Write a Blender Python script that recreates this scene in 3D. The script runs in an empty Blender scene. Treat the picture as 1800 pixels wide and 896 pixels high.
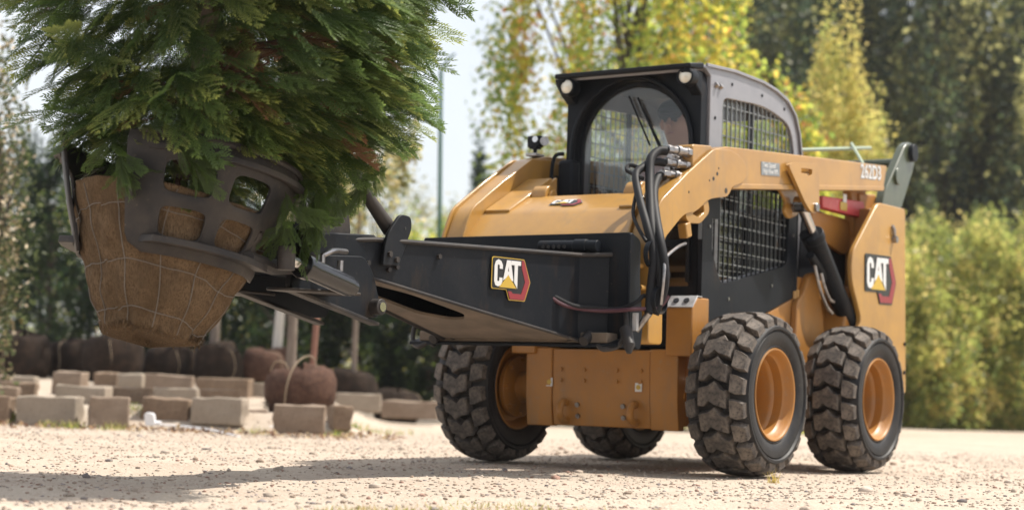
import bpy, bmesh, math, random
import numpy as np
from mathutils import Vector, Matrix
random.seed(7); RNG = np.random.default_rng(11)
S = bpy.context.scene
COL = S.collection
R = math.radians

# ------------------------------------------------------------------ camera
CAMP = np.array([8.1082, 4.7122, 0.3687]); YAW, PIT, ROL, FPX = 3.7306, 0.08059, 0.03425, 3057.8
fw = np.array([math.cos(YAW)*math.cos(PIT), math.sin(YAW)*math.cos(PIT), math.sin(PIT)])
r0 = np.cross(fw, [0, 0, 1]); r0 /= np.linalg.norm(r0); u0 = np.cross(r0, fw)
rt = math.cos(ROL)*r0 + math.sin(ROL)*u0; up = -math.sin(ROL)*r0 + math.cos(ROL)*u0
cd = bpy.data.cameras.new('camera'); cam = bpy.data.objects.new('camera', cd); COL.objects.link(cam)
cam.matrix_world = Matrix(((rt[0], up[0], -fw[0], CAMP[0]), (rt[1], up[1], -fw[1], CAMP[1]), (rt[2], up[2], -fw[2], CAMP[2]), (0, 0, 0, 1)))
cd.sensor_width = 36; cd.lens = FPX/1800*36; cd.clip_start = 0.05; cd.clip_end = 3000
cd.dof.use_dof = True; cd.dof.focus_distance = 7.3; cd.dof.aperture_fstop = 2.0
S.camera = cam
S.render.resolution_x, S.render.resolution_y = 1024, 509

# ------------------------------------------------------------------ light
fh = np.array([fw[0], fw[1]]); fh /= np.linalg.norm(fh); rh = np.array([fh[1], -fh[0]])
SUN_EL = R(60); a_, b_ = 0.30, 1.0
sh = a_*fh + b_*rh; sh /= np.linalg.norm(sh)
sdir = Vector((sh[0]*math.cos(SUN_EL), sh[1]*math.cos(SUN_EL), math.sin(SUN_EL)))
W = bpy.data.worlds.new('World'); S.world = W; W.use_nodes = True
nt = W.node_tree
sky = nt.nodes.new('ShaderNodeTexSky'); sky.sky_type = 'NISHITA'; sky.sun_disc = False
sky.sun_elevation = SUN_EL; sky.sun_rotation = math.atan2(sdir.x, sdir.y)
sky.air_density = 1.0; sky.dust_density = 3.0; sky.ozone_density = 1.0
bg = nt.nodes['Background']; bg.inputs[1].default_value = 0.13
wm = nt.nodes.new('ShaderNodeMix'); wm.data_type = 'RGBA'; wm.inputs[7].default_value = (6.6, 6.65, 6.6, 1)      # thin high cloud veil over the whole sky
wtc = nt.nodes.new('ShaderNodeTexCoord'); wno = nt.nodes.new('ShaderNodeTexNoise'); wno.inputs['Scale'].default_value = 2.2; wno.inputs['Detail'].default_value = 5
wmr = nt.nodes.new('ShaderNodeMapRange'); wmr.inputs[1].default_value = .3; wmr.inputs[2].default_value = .7; wmr.inputs[3].default_value = .4; wmr.inputs[4].default_value = .8
nt.links.new(wtc.outputs['Generated'], wno.inputs['Vector']); nt.links.new(wno.outputs[0], wmr.inputs[0]); nt.links.new(wmr.outputs[0], wm.inputs[0])
nt.links.new(sky.outputs[0], wm.inputs[6]); nt.links.new(wm.outputs[2], bg.inputs[0])
sd = bpy.data.lights.new('sun', 'SUN'); sd.energy = 5.0; sd.angle = R(0.5); sd.color = (1.0, 0.94, 0.84)
so = bpy.data.objects.new('sun', sd); COL.objects.link(so); so.rotation_euler = sdir.to_track_quat('Z', 'Y').to_euler(); so.location = (0, 0, 30)
S.view_settings.view_transform = 'Standard'; S.view_settings.look = 'None'; S.view_settings.gamma = 1
S.view_settings.exposure = 0.52
S.render.engine = 'CYCLES'
S.cycles.max_bounces = 7; S.cycles.diffuse_bounces = 3; S.cycles.glossy_bounces = 3; S.cycles.transparent_max_bounces = 10; S.cycles.transmission_bounces = 4

# ------------------------------------------------------------------ small helpers
def px(x, y, D):                       # a point seen at photo pixel (x,y) at D metres
    d = fw + (x-900)/FPX*rt - (y-448)/FPX*up
    return CAMP + D*d
def gxy(D, L):                         # ground position: D metres ahead, L metres right of the camera
    return CAMP[0]+D*fh[0]+L*rh[0], CAMP[1]+D*fh[1]+L*rh[1]
def toDL(x, y):
    dx, dy = x-CAMP[0], y-CAMP[1]
    return dx*fh[0]+dy*fh[1], dx*rh[0]+dy*rh[1]
def colx(x, D, y=690):                 # ground xy under photo column x at distance D
    p = px(x, y, D); return p[0], p[1]

_M = {}
def mat(name, base, rough=.5, metal=0, noise=None, spec=.5, bump=0, bscale=60, coat=0, trans=0, attr=None, alpha=None):
    if name in _M: return _M[name]
    m = bpy.data.materials.new(name); m.use_nodes = True; n = m.node_tree.nodes; l = m.node_tree.links
    p = n['Principled BSDF']
    p.inputs['Base Color'].default_value = (*base, 1); p.inputs['Roughness'].default_value = rough
    p.inputs['Metallic'].default_value = metal; p.inputs['Specular IOR Level'].default_value = spec
    if coat: p.inputs['Coat Weight'].default_value = coat; p.inputs['Coat Roughness'].default_value = .12
    tc = n.new('ShaderNodeTexCoord')
    src = None
    if attr:
        at = n.new('ShaderNodeAttribute'); at.attribute_name = attr; src = at.outputs['Color']
        l.new(src, p.inputs['Base Color'])
    if noise:                          # list of (scale, detail, colour, lo, hi[, stretch])
        cur = src
        for i, k in enumerate(noise):
            sc, det, c2, lo, hi = k[:5]
            t = n.new('ShaderNodeTexNoise'); t.inputs['Scale'].default_value = sc; t.inputs['Detail'].default_value = det; t.inputs['Roughness'].default_value = .65
            if len(k) > 5:
                mp = n.new('ShaderNodeMapping'); mp.inputs['Scale'].default_value = k[5]; l.new(tc.outputs['Object'], mp.inputs[0]); l.new(mp.outputs[0], t.inputs['Vector'])
            else: l.new(tc.outputs['Object'], t.inputs['Vector'])
            rmp = n.new('ShaderNodeMapRange'); rmp.inputs[1].default_value = lo; rmp.inputs[2].default_value = hi; l.new(t.outputs[0], rmp.inputs[0])
            mx = n.new('ShaderNodeMix'); mx.data_type = 'RGBA'
            l.new(rmp.outputs[0], mx.inputs[0])
            if cur: l.new(cur, mx.inputs[6])
            else: mx.inputs[6].default_value = (*base, 1)
            mx.inputs[7].default_value = (*c2, 1); cur = mx.outputs[2]
        l.new(cur, p.inputs['Base Color'])
    if bump:
        t = n.new('ShaderNodeTexNoise'); t.inputs['Scale'].default_value = bscale; t.inputs['Detail'].default_value = 6; l.new(tc.outputs['Object'], t.inputs['Vector'])
        b = n.new('ShaderNodeBump'); b.inputs['Strength'].default_value = bump; b.inputs['Distance'].default_value = .01
        l.new(t.outputs[0], b.inputs['Height']); l.new(b.outputs[0], p.inputs['Normal'])
    if trans:
        tr = n.new('ShaderNodeBsdfTranslucent'); mx = n.new('ShaderNodeMixShader'); mx.inputs[0].default_value = trans
        hs = n.new('ShaderNodeHueSaturation'); hs.inputs['Value'].default_value = 1.9; hs.inputs['Hue'].default_value = .495; hs.inputs['Saturation'].default_value = .98
        if attr: l.new(src, hs.inputs['Color'])
        else: hs.inputs['Color'].default_value = (*base, 1)
        l.new(hs.outputs[0], tr.inputs[0])
        l.new(p.outputs[0], mx.inputs[1]); l.new(tr.outputs[0], mx.inputs[2]); l.new(mx.outputs[0], n['Material Output'].inputs[0])
    _M[name] = m
    return m

def glass(name, tint):
    m = bpy.data.materials.new(name); m.use_nodes = True; n = m.node_tree.nodes; l = m.node_tree.links
    n.remove(n['Principled BSDF'])
    t = n.new('ShaderNodeBsdfTransparent'); t.inputs[0].default_value = (*tint, 1)
    g = n.new('ShaderNodeBsdfGlossy'); g.inputs['Roughness'].default_value = .02
    lw = n.new('ShaderNodeLayerWeight'); pw = n.new('ShaderNodeMath'); pw.operation = 'POWER'; pw.inputs[1].default_value = 5
    ma = n.new('ShaderNodeMath'); ma.operation = 'MULTIPLY_ADD'; ma.inputs[1].default_value = .95; ma.inputs[2].default_value = .04
    l.new(lw.outputs['Facing'], pw.inputs[0]); l.new(pw.outputs[0], ma.inputs[0])
    mx = n.new('ShaderNodeMixShader')
    l.new(ma.outputs[0], mx.inputs[0]); l.new(t.outputs[0], mx.inputs[1]); l.new(g.outputs[0], mx.inputs[2]); l.new(mx.outputs[0], n['Material Output'].inputs[0])
    return m

YEL = mat('yellow_paint', (.41, .218, .048), .38, noise=[(3, 4, (.31, .165, .048), .42, .70), (28, 6, (.32, .205, .10), .58, .84), (140, 3, (.33, .23, .13), .66, .80), (7, 8, (.25, .155, .07), .56, .80, (1, 1, .22)), (60, 8, (.10, .075, .055), .70, .80)], coat=.35, bump=.03, bscale=90)
YELD = mat('yellow_paint_dusty_bounce', (.37, .160, .029), .45, noise=[(5, 5, (.30, .135, .032), .42, .75), (40, 6, (.30, .185, .095), .56, .82), (6, 9, (.24, .14, .065), .54, .78, (1, 1, .25)), (75, 8, (.09, .065, .045), .68, .80)], bump=.07, bscale=70)  # dusty lower paint, with orange ground bounce put into the base colour
BLK = mat('black_paint', (.007, .009, .013), .48, spec=.16, noise=[(4, 6, (.016, .017, .020), .45, .75), (9, 9, (.030, .022, .017), .56, .74, (1, 1, .25)), (48, 10, (.13, .105, .085), .66, .76)], bump=.06, bscale=50)
BLKD = mat('dark_steel_dusty', (.022, .021, .023), .5, spec=.25, noise=[(5, 8, (.060, .050, .043), .40, .72), (60, 8, (.17, .13, .09), .62, .82)], bump=.12, bscale=45)
DUST_BOUNCE = mat('dusty_underside_bounce', (.10, .078, .058), .8, noise=[(5, 8, (.18, .135, .10), .40, .68), (40, 8, (.05, .042, .036), .58, .76)], bump=.15, bscale=45)  # tan dust, lightened further for ground bounce put into the colour
BARM = mat('galvanised_bar', (.22, .23, .23), .4, .5)
GREY = mat('cab_black_sheen', (.20, .20, .22), .32, noise=[(6, 5, (.25, .245, .265), .4, .75), (90, 4, (.30, .27, .25), .66, .82)], coat=.3)  # cab paint is black; its grazing sky sheen is put into the grey
RUB = mat('rubber_side', (.012, .012, .014), .55, spec=.3, noise=[(9, 6, (.028, .025, .024), .42, .72), (60, 4, (.085, .068, .056), .60, .85)], bump=.1, bscale=80)
RUBT = mat('rubber_tread', (.070, .059, .052), .85, noise=[(12, 7, (.17, .14, .115), .38, .66), (55, 6, (.022, .020, .020), .48, .70), (5, 4, (.035, .031, .03), .46, .66)], bump=.35, bscale=120)
HOSE = mat('hose_rubber', (.010, .010, .012), .6, spec=.25, bump=.05, bscale=200)
CHR = mat('chrome', (.62, .60, .60), .16, 1)
STL = mat('steel_worn', (.34, .33, .33), .35, 1, noise=[(40, 5, (.12, .10, .09), .5, .75)], bump=.1)
ZNC = mat('zinc_plate', (.46, .46, .47), .5, .3, noise=[(25, 6, (.30, .28, .27), .45, .7)])
GRN = mat('olive_link', (.055, .068, .040), .35, noise=[(12, 5, (.08, .085, .055), .45, .7)], coat=.3)
REDP = mat('red_brace', (.50, .055, .06), .4, noise=[(14, 5, (.56, .16, .14), .5, .8)])
WHT = mat('white_vinyl', (.62, .62, .62), .4)
VYEL = mat('yellow_vinyl', (.50, .33, .04), .4)
VRED = mat('red_vinyl', (.24, .022, .03), .4)
VBLK = mat('black_vinyl', (.012, .012, .014), .35)
VGRY = mat('grey_vinyl', (.20, .22, .235), .4)
LENS = mat('lamp_lens', (.75, .70, .60), .15, .4, bump=.4, bscale=120)
BURL = mat('burlap', (.115, .077, .045), .95, noise=[(9, 8, (.185, .125, .075), .40, .68), (22, 6, (.07, .042, .026), .55, .80), (30, 5, (.075, .048, .029), .54, .76, (1, 1, .3)), (260, 2, (.08, .05, .028), .5, .62, (1, 1, .16))], bump=.8, bscale=190, spec=.1)
WIRE = mat('wire', (.16, .14, .12), .5, .3)
BARK = mat('bark', (.13, .10, .08), .9, noise=[(18, 7, (.22, .18, .15), .4, .7, (1, 1, .25))], bump=.7, bscale=40)
BARKD = mat('dark_bark', (.055, .042, .032), .9, bump=.6, bscale=40)
BIRCH = mat('birch_bark', (.55, .52, .48), .85, noise=[(9, 6, (.10, .08, .06), .60, .68, (.5, .5, 2.5))], bump=.4, bscale=40)
CONC = mat('concrete', (.22, .165, .125), .95, noise=[(4, 6, (.29, .23, .18), .4, .68), (30, 7, (.14, .105, .08), .52, .76)], bump=.35, bscale=70, spec=.2)
CONC2 = mat('concrete_brown', (.19, .135, .095), .95, noise=[(5, 6, (.25, .185, .135), .4, .68), (26, 7, (.11, .08, .06), .50, .74)], bump=.4, bscale=70, spec=.2)
CONC3 = mat('concrete_pale', (.27, .225, .18), .95, noise=[(3, 6, (.33, .28, .225), .4, .68), (34, 7, (.16, .125, .10), .54, .76)], bump=.35, bscale=60, spec=.2)
SOIL = mat('soil_ball_shaded', (.022, .016, .013), .95, noise=[(9, 7, (.05, .034, .025), .45, .7)], bump=.8, bscale=30, spec=.1)  # soil darkened in colour for the shade of nearby trees
FIBR = mat('root_fibre', (.072, .042, .032), .95, noise=[(14, 7, (.12, .068, .050), .42, .7), (60, 5, (.045, .026, .02), .5, .72)], bump=1., bscale=60, spec=.1)
PIPE = mat('white_plastic', (.70, .70, .72), .4)
POLE = mat('green_pole', (.03, .12, .09), .4)
SKIN = mat('skin', (.48, .26, .19), .5); SHIRT = mat('pink_shirt', (.42, .25, .25), .85, bump=.2, bscale=30); JEAN = mat('dark_trousers', (.03, .035, .05), .85); CAP = mat('dark_cap', (.02, .02, .025), .7)
LEAF = mat('leaf', (.1, .15, .03), .45, attr='col', trans=.56, spec=.45)
NEED = mat('conifer_scale', (.04, .08, .02), .45, attr='col', trans=.42, spec=.5)
GLS = glass('cab_glass', (.97, .985, .98))

def link(o, parent=None, mt=None):
    COL.objects.link(o)
    if parent is not None: o.parent = parent
    if mt is not None and not o.data.materials: o.data.materials.append(mt)
    return o
def tag(o, label=None, cat=None, group=None, kind=None):
    if label: o['label'] = label
    if cat: o['category'] = cat
    if group: o['group'] = group
    if kind: o['kind'] = kind
    return o
def empty(name, loc=(0, 0, 0), parent=None):
    o = bpy.data.objects.new(name, None); COL.objects.link(o); o.location = loc; o.empty_display_size = .1
    if parent is not None: o.parent = parent
    return o
def copy_tree(o, parent=None):
    c = o.copy(); COL.objects.link(c); c.parent = parent
    for ch in list(o.children): copy_tree(ch, c)
    return c

def rp(pts, r, seg=4):                # round the corners of a 2-D polygon
    out = []; n = len(pts)
    for i, p in enumerate(pts):
        rr = r[i] if isinstance(r, (list, tuple)) else r
        p = Vector(p); a = Vector(pts[i-1])-p; b = Vector(pts[(i+1) % n])-p
        k = min(rr, a.length*.48, b.length*.48)
        if k < 1e-5: out.append(tuple(p)); continue
        A = p+a.normalized()*k; Bq = p+b.normalized()*k
        for j in range(seg+1):
            t = j/seg; q = A*(1-t)**2+p*2*t*(1-t)+Bq*t*t
            out.append(tuple(q))
    return out

class B:
    """collects solid shapes; out() links them as one mesh object"""
    def __init__(s): s.bm = bmesh.new()
    def _map(s, axis, q, a):
        return (q[0], a, q[1]) if axis == 'y' else (a, q[0], q[1]) if axis == 'x' else (q[0], q[1], a)
    def box(s, c, d, rot=None):
        r = bmesh.ops.create_cube(s.bm, size=1); vs = r['verts']
        M = Matrix.Diagonal((*d, 1))
        if rot is not None: M = rot.to_4x4() @ M
        bmesh.ops.transform(s.bm, matrix=Matrix.Translation(c) @ M, verts=vs); return s
    def prism(s, poly, a0, a1, axis='y', holes=()):
        bm = s.bm
        if not holes:
            lo = [bm.verts.new(s._map(axis, q, a0)) for q in poly]; hi = [bm.verts.new(s._map(axis, q, a1)) for q in poly]
            bm.faces.new(lo); bm.faces.new(hi[::-1]); n = len(poly)
            for i in range(n): bm.faces.new((lo[i], hi[i], hi[(i+1) % n], lo[(i+1) % n]))
        else:
            es = []; loops = [poly]+list(holes)
            for lp in loops:
                vs = [bm.verts.new(s._map(axis, q, a0)) for q in lp]
                es += [bm.edges.new((vs[i], vs[(i+1) % len(vs)])) for i in range(len(vs))]
            f = [g for g in bmesh.ops.triangle_fill(bm, use_beauty=True, edges=es)['geom'] if isinstance(g, bmesh.types.BMFace)]
            e = bmesh.ops.extrude_face_region(bm, geom=f)['geom']
            v = [g for g in e if isinstance(g, bmesh.types.BMVert)]
            d = Vector(s._map(axis, (0, 0), a1-a0)); bmesh.ops.translate(bm, vec=d, verts=v)
        return s
    def cyl(s, p0, p1, r0, r1=None, n=18):
        return s.loft([p0, p1], [r0, r0 if r1 is None else r1], n)
    def loft(s, path, rad, n=10):
        P = [Vector(p) for p in path]; rings = []
        ref = None
        for i, p in enumerate(P):
            t = (P[min(i+1, len(P)-1)]-P[max(i-1, 0)]).normalized()
            if ref is None: ref = Vector((0, 0, 1)) if abs(t.z) < .9 else Vector((1, 0, 0))
            x = (ref-t*ref.dot(t)).normalized(); y = t.cross(x); ref = x
            r = rad[i] if isinstance(rad, (list, tuple)) else rad
            rings.append([s.bm.verts.new(p+(x*math.cos(2*math.pi*k/n)+y*math.sin(2*math.pi*k/n))*r) for k in range(n)])
        for a, b in zip(rings, rings[1:]):
            for k in range(n): s.bm.faces.new((a[k], a[(k+1) % n], b[(k+1) % n], b[k]))
        s.bm.faces.new(rings[0][::-1]); s.bm.faces.new(rings[-1]); return s
    def tube(s, path, r, n=10, res=6):
        P = [Vector(p) for p in path]; out = []
        for i in range(len(P)-1):
            a, b, c, d = P[max(i-1, 0)], P[i], P[i+1], P[min(i+2, len(P)-1)]
            for k in range(res):
                t = k/res; out.append(.5*((2*b)+(c-a)*t+(2*a-5*b+4*c-d)*t*t+(3*b-a-3*c+d)*t**3))
        out.append(P[-1]); return s.loft(out, r, n)
    def lathe(s, prof, n=48, c=(0, 0, 0), closed=True):     # prof: (radius, y) turned round the Y axis
        rings = []
        for r, y in prof:
            rings.append([s.bm.verts.new((c[0]+r*math.cos(2*math.pi*k/n), c[1]+y, c[2]+r*math.sin(2*math.pi*k/n))) for k in range(n)])
        pr = list(zip(rings, rings[1:]+([rings[0]] if closed else [])))
        if not closed: pr = pr[:len(rings)-1]
        for a, b in pr:
            for k in range(n): s.bm.faces.new((a[k], a[(k+1) % n], b[(k+1) % n], b[k]))
        return s
    def flipy(s):
        for v in s.bm.verts: v.co.y = -v.co.y
        return s
    def out(s, name, mt, parent=None, bevel=0, smooth=32, seg=2):
        bmesh.ops.recalc_face_normals(s.bm, faces=s.bm.faces[:])
        me = bpy.data.meshes.new(name); s.bm.to_mesh(me); s.bm.free()
        if smooth:
            me.polygons.foreach_set('use_smooth', [True]*len(me.polygons)); me.set_sharp_from_angle(angle=R(smooth))
        me.materials.append(mt)
        o = bpy.data.objects.new(name, me); link(o, parent)
        if bevel:
            b = o.modifiers.new('bevel', 'BEVEL'); b.width = bevel; b.segments = seg; b.limit_method = 'ANGLE'; b.angle_limit = R(30); b.harden_normals = False
        return o

def npmesh(name, V, F, mt, parent=None, col=None, smooth=False):
    """V (n,3), F (m,k) arrays -> one object; col (n,3) becomes the point attribute 'col'"""
    V = np.asarray(V, np.float32); F = np.asarray(F, np.int32); k = F.shape[1]
    me = bpy.data.meshes.new(name)
    me.vertices.add(len(V)); me.vertices.foreach_set('co', V.ravel())
    me.loops.add(F.size); me.loops.foreach_set('vertex_index', F.ravel())
    me.polygons.add(len(F)); me.polygons.foreach_set('loop_start', np.arange(0, F.size, k, dtype=np.int32))
    if smooth: me.polygons.foreach_set('use_smooth', np.ones(len(F), bool))
    me.update(calc_edges=True)
    if col is not None:
        a = me.attributes.new('col', 'FLOAT_COLOR', 'POINT'); c = np.ones((len(V), 4), np.float32); c[:, :3] = col; a.data.foreach_set('color', c.ravel())
    me.materials.append(mt)
    o = bpy.data.objects.new(name, me); return link(o, parent)

def vnoise(x, y, seed):
    g = np.random.default_rng(seed).random((64, 64)); xi = np.floor(x).astype(int); yi = np.floor(y).astype(int)
    fx, fy = x-xi, y-yi; fx = fx*fx*(3-2*fx); fy = fy*fy*(3-2*fy)
    h = lambda i, j: g[i % 64, j % 64]
    return (h(xi, yi)*(1-fx)+h(xi+1, yi)*fx)*(1-fy)+(h(xi, yi+1)*(1-fx)+h(xi+1, yi+1)*fx)*fy
def sstep(a, b, x):
    t = np.clip((x-a)/(b-a), 0, 1); return t*t*(3-2*t)

# ------------------------------------------------------------------ ground
def gz(x, y):
    x = np.asarray(x, float); y = np.asarray(y, float)
    D = (x-CAMP[0])*fh[0]+(y-CAMP[1])*fh[1]; L = (x-CAMP[0])*rh[0]+(y-CAMP[1])*rh[1]
    s = L/np.maximum(D, 3)
    side = 1-sstep(-.12, -.065, s)
    bank = side*(.17*sstep(14.25, 14.7, D)+.25*sstep(15.5, 22, D)+.35*sstep(24, 60, D))
    rough = .016*(vnoise(x*2.1, y*2.1, 3)-.5)+.012*(vnoise(x*7, y*7, 4)-.5)+.05*(vnoise(x*.23, y*.23, 5)-.5)
    for d0, w0, cv in ((6.15, .16, .10), (7.95, .15, .06), (5.35, .14, .12)):      # old wheel tracks crossing the yard
        q = (D-d0-cv*L-.035*np.sin(L*1.3))/w0; rough = rough-(.013+.006*np.sin(L*26))*np.exp(-q**4)*(np.abs(L) < 30)+.008*np.exp(-(np.abs(q)-1.35)**2/.08)*(np.abs(L) < 30)
    mach = np.exp(-(np.maximum(np.abs(x+.7)-1.6, 0)**2+np.maximum(np.abs(y)-1.1, 0)**2)/.5)
    return bank+rough*(1-mach)-.004
def axis_pts(lo, hi, d0, g):
    o = [0.0]; st = d0
    while o[-1] < hi: o.append(o[-1]+st); st *= g
    n = [0.0]; st = d0
    while n[-1] > lo: n.append(n[-1]-st); st *= g
    return np.array(n[::-1][:-1]+o)
Dv = np.concatenate([np.linspace(-60, 2.5, 24), np.linspace(2.6, 17, 330), 17+np.cumsum(.06*1.055**np.arange(120))])
Lv = axis_pts(-250, 250, .045, 1.03)
GD, GL = np.meshgrid(Dv, Lv, indexing='ij'); GX = CAMP[0]+GD*fh[0]+GL*rh[0]; GY = CAMP[1]+GD*fh[1]+GL*rh[1]
GZ = gz(GX, GY); nD, nL = GD.shape
idx = np.arange(nD*nL).reshape(nD, nL)
F = np.stack([idx[:-1, :-1], idx[:-1, 1:], idx[1:, 1:], idx[1:, :-1]], -1).reshape(-1, 4)
SAND = mat('sand_gravel', (.405, .345, .28), .95, noise=[(.13, 6, (.33, .265, .205), .46, .70), (.35, 5, (.46, .39, .32), .4, .65), (1.6, 7, (.37, .29, .235), .46, .72), (14, 8, (.30, .22, .165), .55, .75), (70, 5, (.58, .50, .43), .55, .75), (150, 3, (.24, .165, .12), .60, .74)], bump=.9, bscale=55, spec=.15)
tag(npmesh('ground', np.stack([GX, GY, GZ], -1).reshape(-1, 3), F, SAND, smooth=True), kind='structure')

# ------------------------------------------------------------------ skid steer loader (X forward, Y to its left, wheels on z = 0)
LD = empty('skid_steer_loader'); tag(LD, 'yellow and black skid steer loader carrying a balled conifer in front', 'loader')
WB, TRK, WR = 1.386, .7755, .42

# wheels
def blockmesh(name, poly, r_top, r_bot):
    """a tread block: poly is (across, around) in metres"""
    n = len(poly); cx = sum(p[0] for p in poly)/n; cy = sum(p[1] for p in poly)/n
    V = []
    for rr, k in ((r_bot, 1.0), (r_top-.006, .96), (r_top, .88)):
        for a, t in poly:
            a2, t2 = cx+(a-cx)*k, cy+(t-cy)*k
            rad = rr-(.030*(abs(a2)/.155)**3 if rr > r_bot else .012*(abs(a2)/.155)**2)
            th = t2/WR; V.append((rad*math.sin(th), a2, rad*math.cos(th)))
    bm = bmesh.new(); vs = [bm.verts.new(v) for v in V]
    for l in range(2):
        for i in range(n): bm.faces.new((vs[l*n+i], vs[l*n+(i+1) % n], vs[(l+1)*n+(i+1) % n], vs[(l+1)*n+i]))
    bm.faces.new(vs[2*n:]); bm.faces.new(vs[:n][::-1])
    bmesh.ops.recalc_face_normals(bm, faces=bm.faces[:])
    me = bpy.data.meshes.new(name); bm.to_mesh(me); bm.free(); me.materials.append(RUBT); return me
NB = 20; PITCH = 2*math.pi*WR/NB
CH = [(-.080, .060), (-.044, .060), (-.014, .030), (.018, .050), (.080, .068), (.080, -.026), (.046, -.036), (.014, -.074), (-.020, -.050), (-.080, -.036)]
me_c = blockmesh('tread_block', CH, WR, .352)
SH = [(.092, .048), (.125, .062), (.160, .060), (.162, -.026), (.132, -.042), (.092, -.050)]
me_r = blockmesh('tread_block', SH, WR, .346)
me_l = blockmesh('tread_block', [(-a, t) for a, t in SH], WR, .346)
SD = [(.150, .034), (.166, .030), (.166, -.010), (.150, -.014)]
tyre_prof = [(.226, -.125), (.236, -.146), (.243, -.154), (.250, -.150), (.258, -.157), (.290, -.166), (.318, -.166), (.324, -.160), (.332, -.172), (.345, -.172), (.350, -.158), (.358, -.146), (.364, -.110), (.366, 0), (.364, .110), (.358, .146), (.350, .158), (.345, .172), (.332, .172), (.324, .160), (.318, .166), (.290, .166), (.258, .157), (.250, .150), (.243, .154), (.236, .146), (.226, .125), (.222, 0)]
tyre_me = None
def wheel(x, s, spin):
    global tyre_me
    w = empty('wheel', (x, s*TRK, WR), LD); w.rotation_euler = (0, spin, 0 if s > 0 else math.pi)
    if tyre_me is None:
        o = B().lathe(tyre_prof, 72).out('tyre', RUB, w, smooth=40); tyre_me = o.data
        rim = B().lathe([(.231, .138), (.237, .147), (.234, .156), (.226, .154), (.219, .142), (.216, .112), (.203, .098), (.201, .052), (.193, .044), (.187, .030), (.185, -.070), (.170, -.084), (.10, -.088), (.06, -.088), (.06, -.10), (.190, -.096), (.205, -.130), (.228, -.150), (.236, -.147), (.225, -.120), (.222, .120)], 64)
        rim.lathe([(.075, -.09), (.075, -.05), (.06, -.04), (.001, -.04), (.001, -.09)], 32)
        for k in range(8): a = k*math.pi/4+.2; rim.cyl((.135*math.cos(a), -.09, .135*math.sin(a)), (.135*math.cos(a), -.066, .135*math.sin(a)), .012, n=6)
        ro = rim.out('rim', YELD, w, smooth=40); wheel.rim = ro.data
        wheel.valve = B().cyl((.15, .0, -.09), (.165, .06, -.10), .008, n=8).out('valve_stem', STL, w).data
    else:
        for nm, me in (('tyre', tyre_me), ('rim', wheel.rim), ('valve_stem', wheel.valve)): link(bpy.data.objects.new(nm, me), w)
    for k in range(NB):
        for me, off in ((me_c, 0), (me_l, .5), (me_r, .5)):
            o = bpy.data.objects.new('tread_block', me); o.rotation_euler = (0, (k+off)*2*math.pi/NB, 0); link(o, w)
for i, (x, s) in enumerate(((0, 1), (-WB, 1), (0, -1), (-WB, -1))): wheel(x, s, .35+i*.61)

# chassis, front cover, axle tubes
B().prism([(.10, .24), (.10, .60), (-.12, .66), (-.30, .715), (-1.20, .985), (-1.27, 1.12), (-1.62, 1.12), (-2.36, 1.12), (-2.40, .34), (-2.28, .24)], -.465, .465).out('chassis', YELD, LD, .008)
fc = B().prism([(.10, .222), (.150, .222), (.172, .365), (.178, .627), (.10, .632)], -.30, .30).out('front_cover', YELD, LD, .006)
for s in (1, -1):
    b = B().prism([(.10, .216), (.157, .216), (.180, .365), (.186, .633), (.10, .638)], s*.301, s*.465); b.out('cover_end', YELD, fc, .006)
    for y in (.10, .245):
        for z in (.462, .520): B().cyl((.176, s*y, z), (.187, s*y, z), .011, n=10).out('bolt', YELD, fc, smooth=40)
    B().cyl((.165, s*.14, .335), (.178, s*.14, .332), .014, n=6).out('bolt', STL, fc)
    B().cyl((.155, s*.14, .275), (.168, s*.14, .272), .014, n=6).out('bolt', STL, fc)
    p = [(.145, s*.215, .34), (.20, s*.215, .345), (.225, s*.215, .31), (.222, s*.215, .275), (.19, s*.215, .25), (.14, s*.215, .252)]
    B().tube(p, .019, 10).out('tie_down_loop', YELD, fc)
    st = B().box((.180, s*.315 if s < 0 else .235, .435 if s > 0 else .45), (.003, .04, .045)).out('sticker', WHT, fc)
    B().lathe([(.013, 0), (.013, .003), (.001, .003), (.001, 0)], 12).out('sticker_mark', VYEL, st)
    m = st.children[0]; m.matrix_local = Matrix.Translation((.1815, s*.315 if s < 0 else .235, .435 if s > 0 else .45)) @ Matrix.Rotation(-math.pi/2, 4, 'Z')
    for x in (0, -WB):
        ax = B().lathe([(.085, .44), (.085, .60), (.17, .62), (.17, .65), (.12, .655), (.12, .69), (.02, .69), (.02, .44)], 36)
        for k in range(8): a = k*math.pi/4; ax.cyl((.150*math.cos(a), .60, .150*math.sin(a)), (.150*math.cos(a), .622, .150*math.sin(a)), .013, n=6)
        if s < 0: ax.flipy()
        for v in ax.bm.verts: v.co.x += x; v.co.z += WR
        ax.out('axle_hub', YELD, LD, .003)
    # arm stop posts at the front corners of the frame
    po = B().prism([(.02, .60), (.205, .60), (.205, .845), (.150, .905), (.02, .905)], s*.40, s*.552).out('stop_post', YELD, LD, .007)
    cp = B().prism([(.205, .848), (.212, .852), (.155, .913), (.10, .913), (.10, .907), (.151, .907)], s*.398, s*.554).out('stop_pad', ZNC, po, .002)
    for y in (.445, .505): B().cyl((.176, s*y, .88), (.186, s*y, .89), .016, n=14).out('pad_hole', VBLK, po)
B().box((-.25, 0, .72), (.66, .84, .16)).out('floor_pan', BLK, LD, .01)

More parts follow.
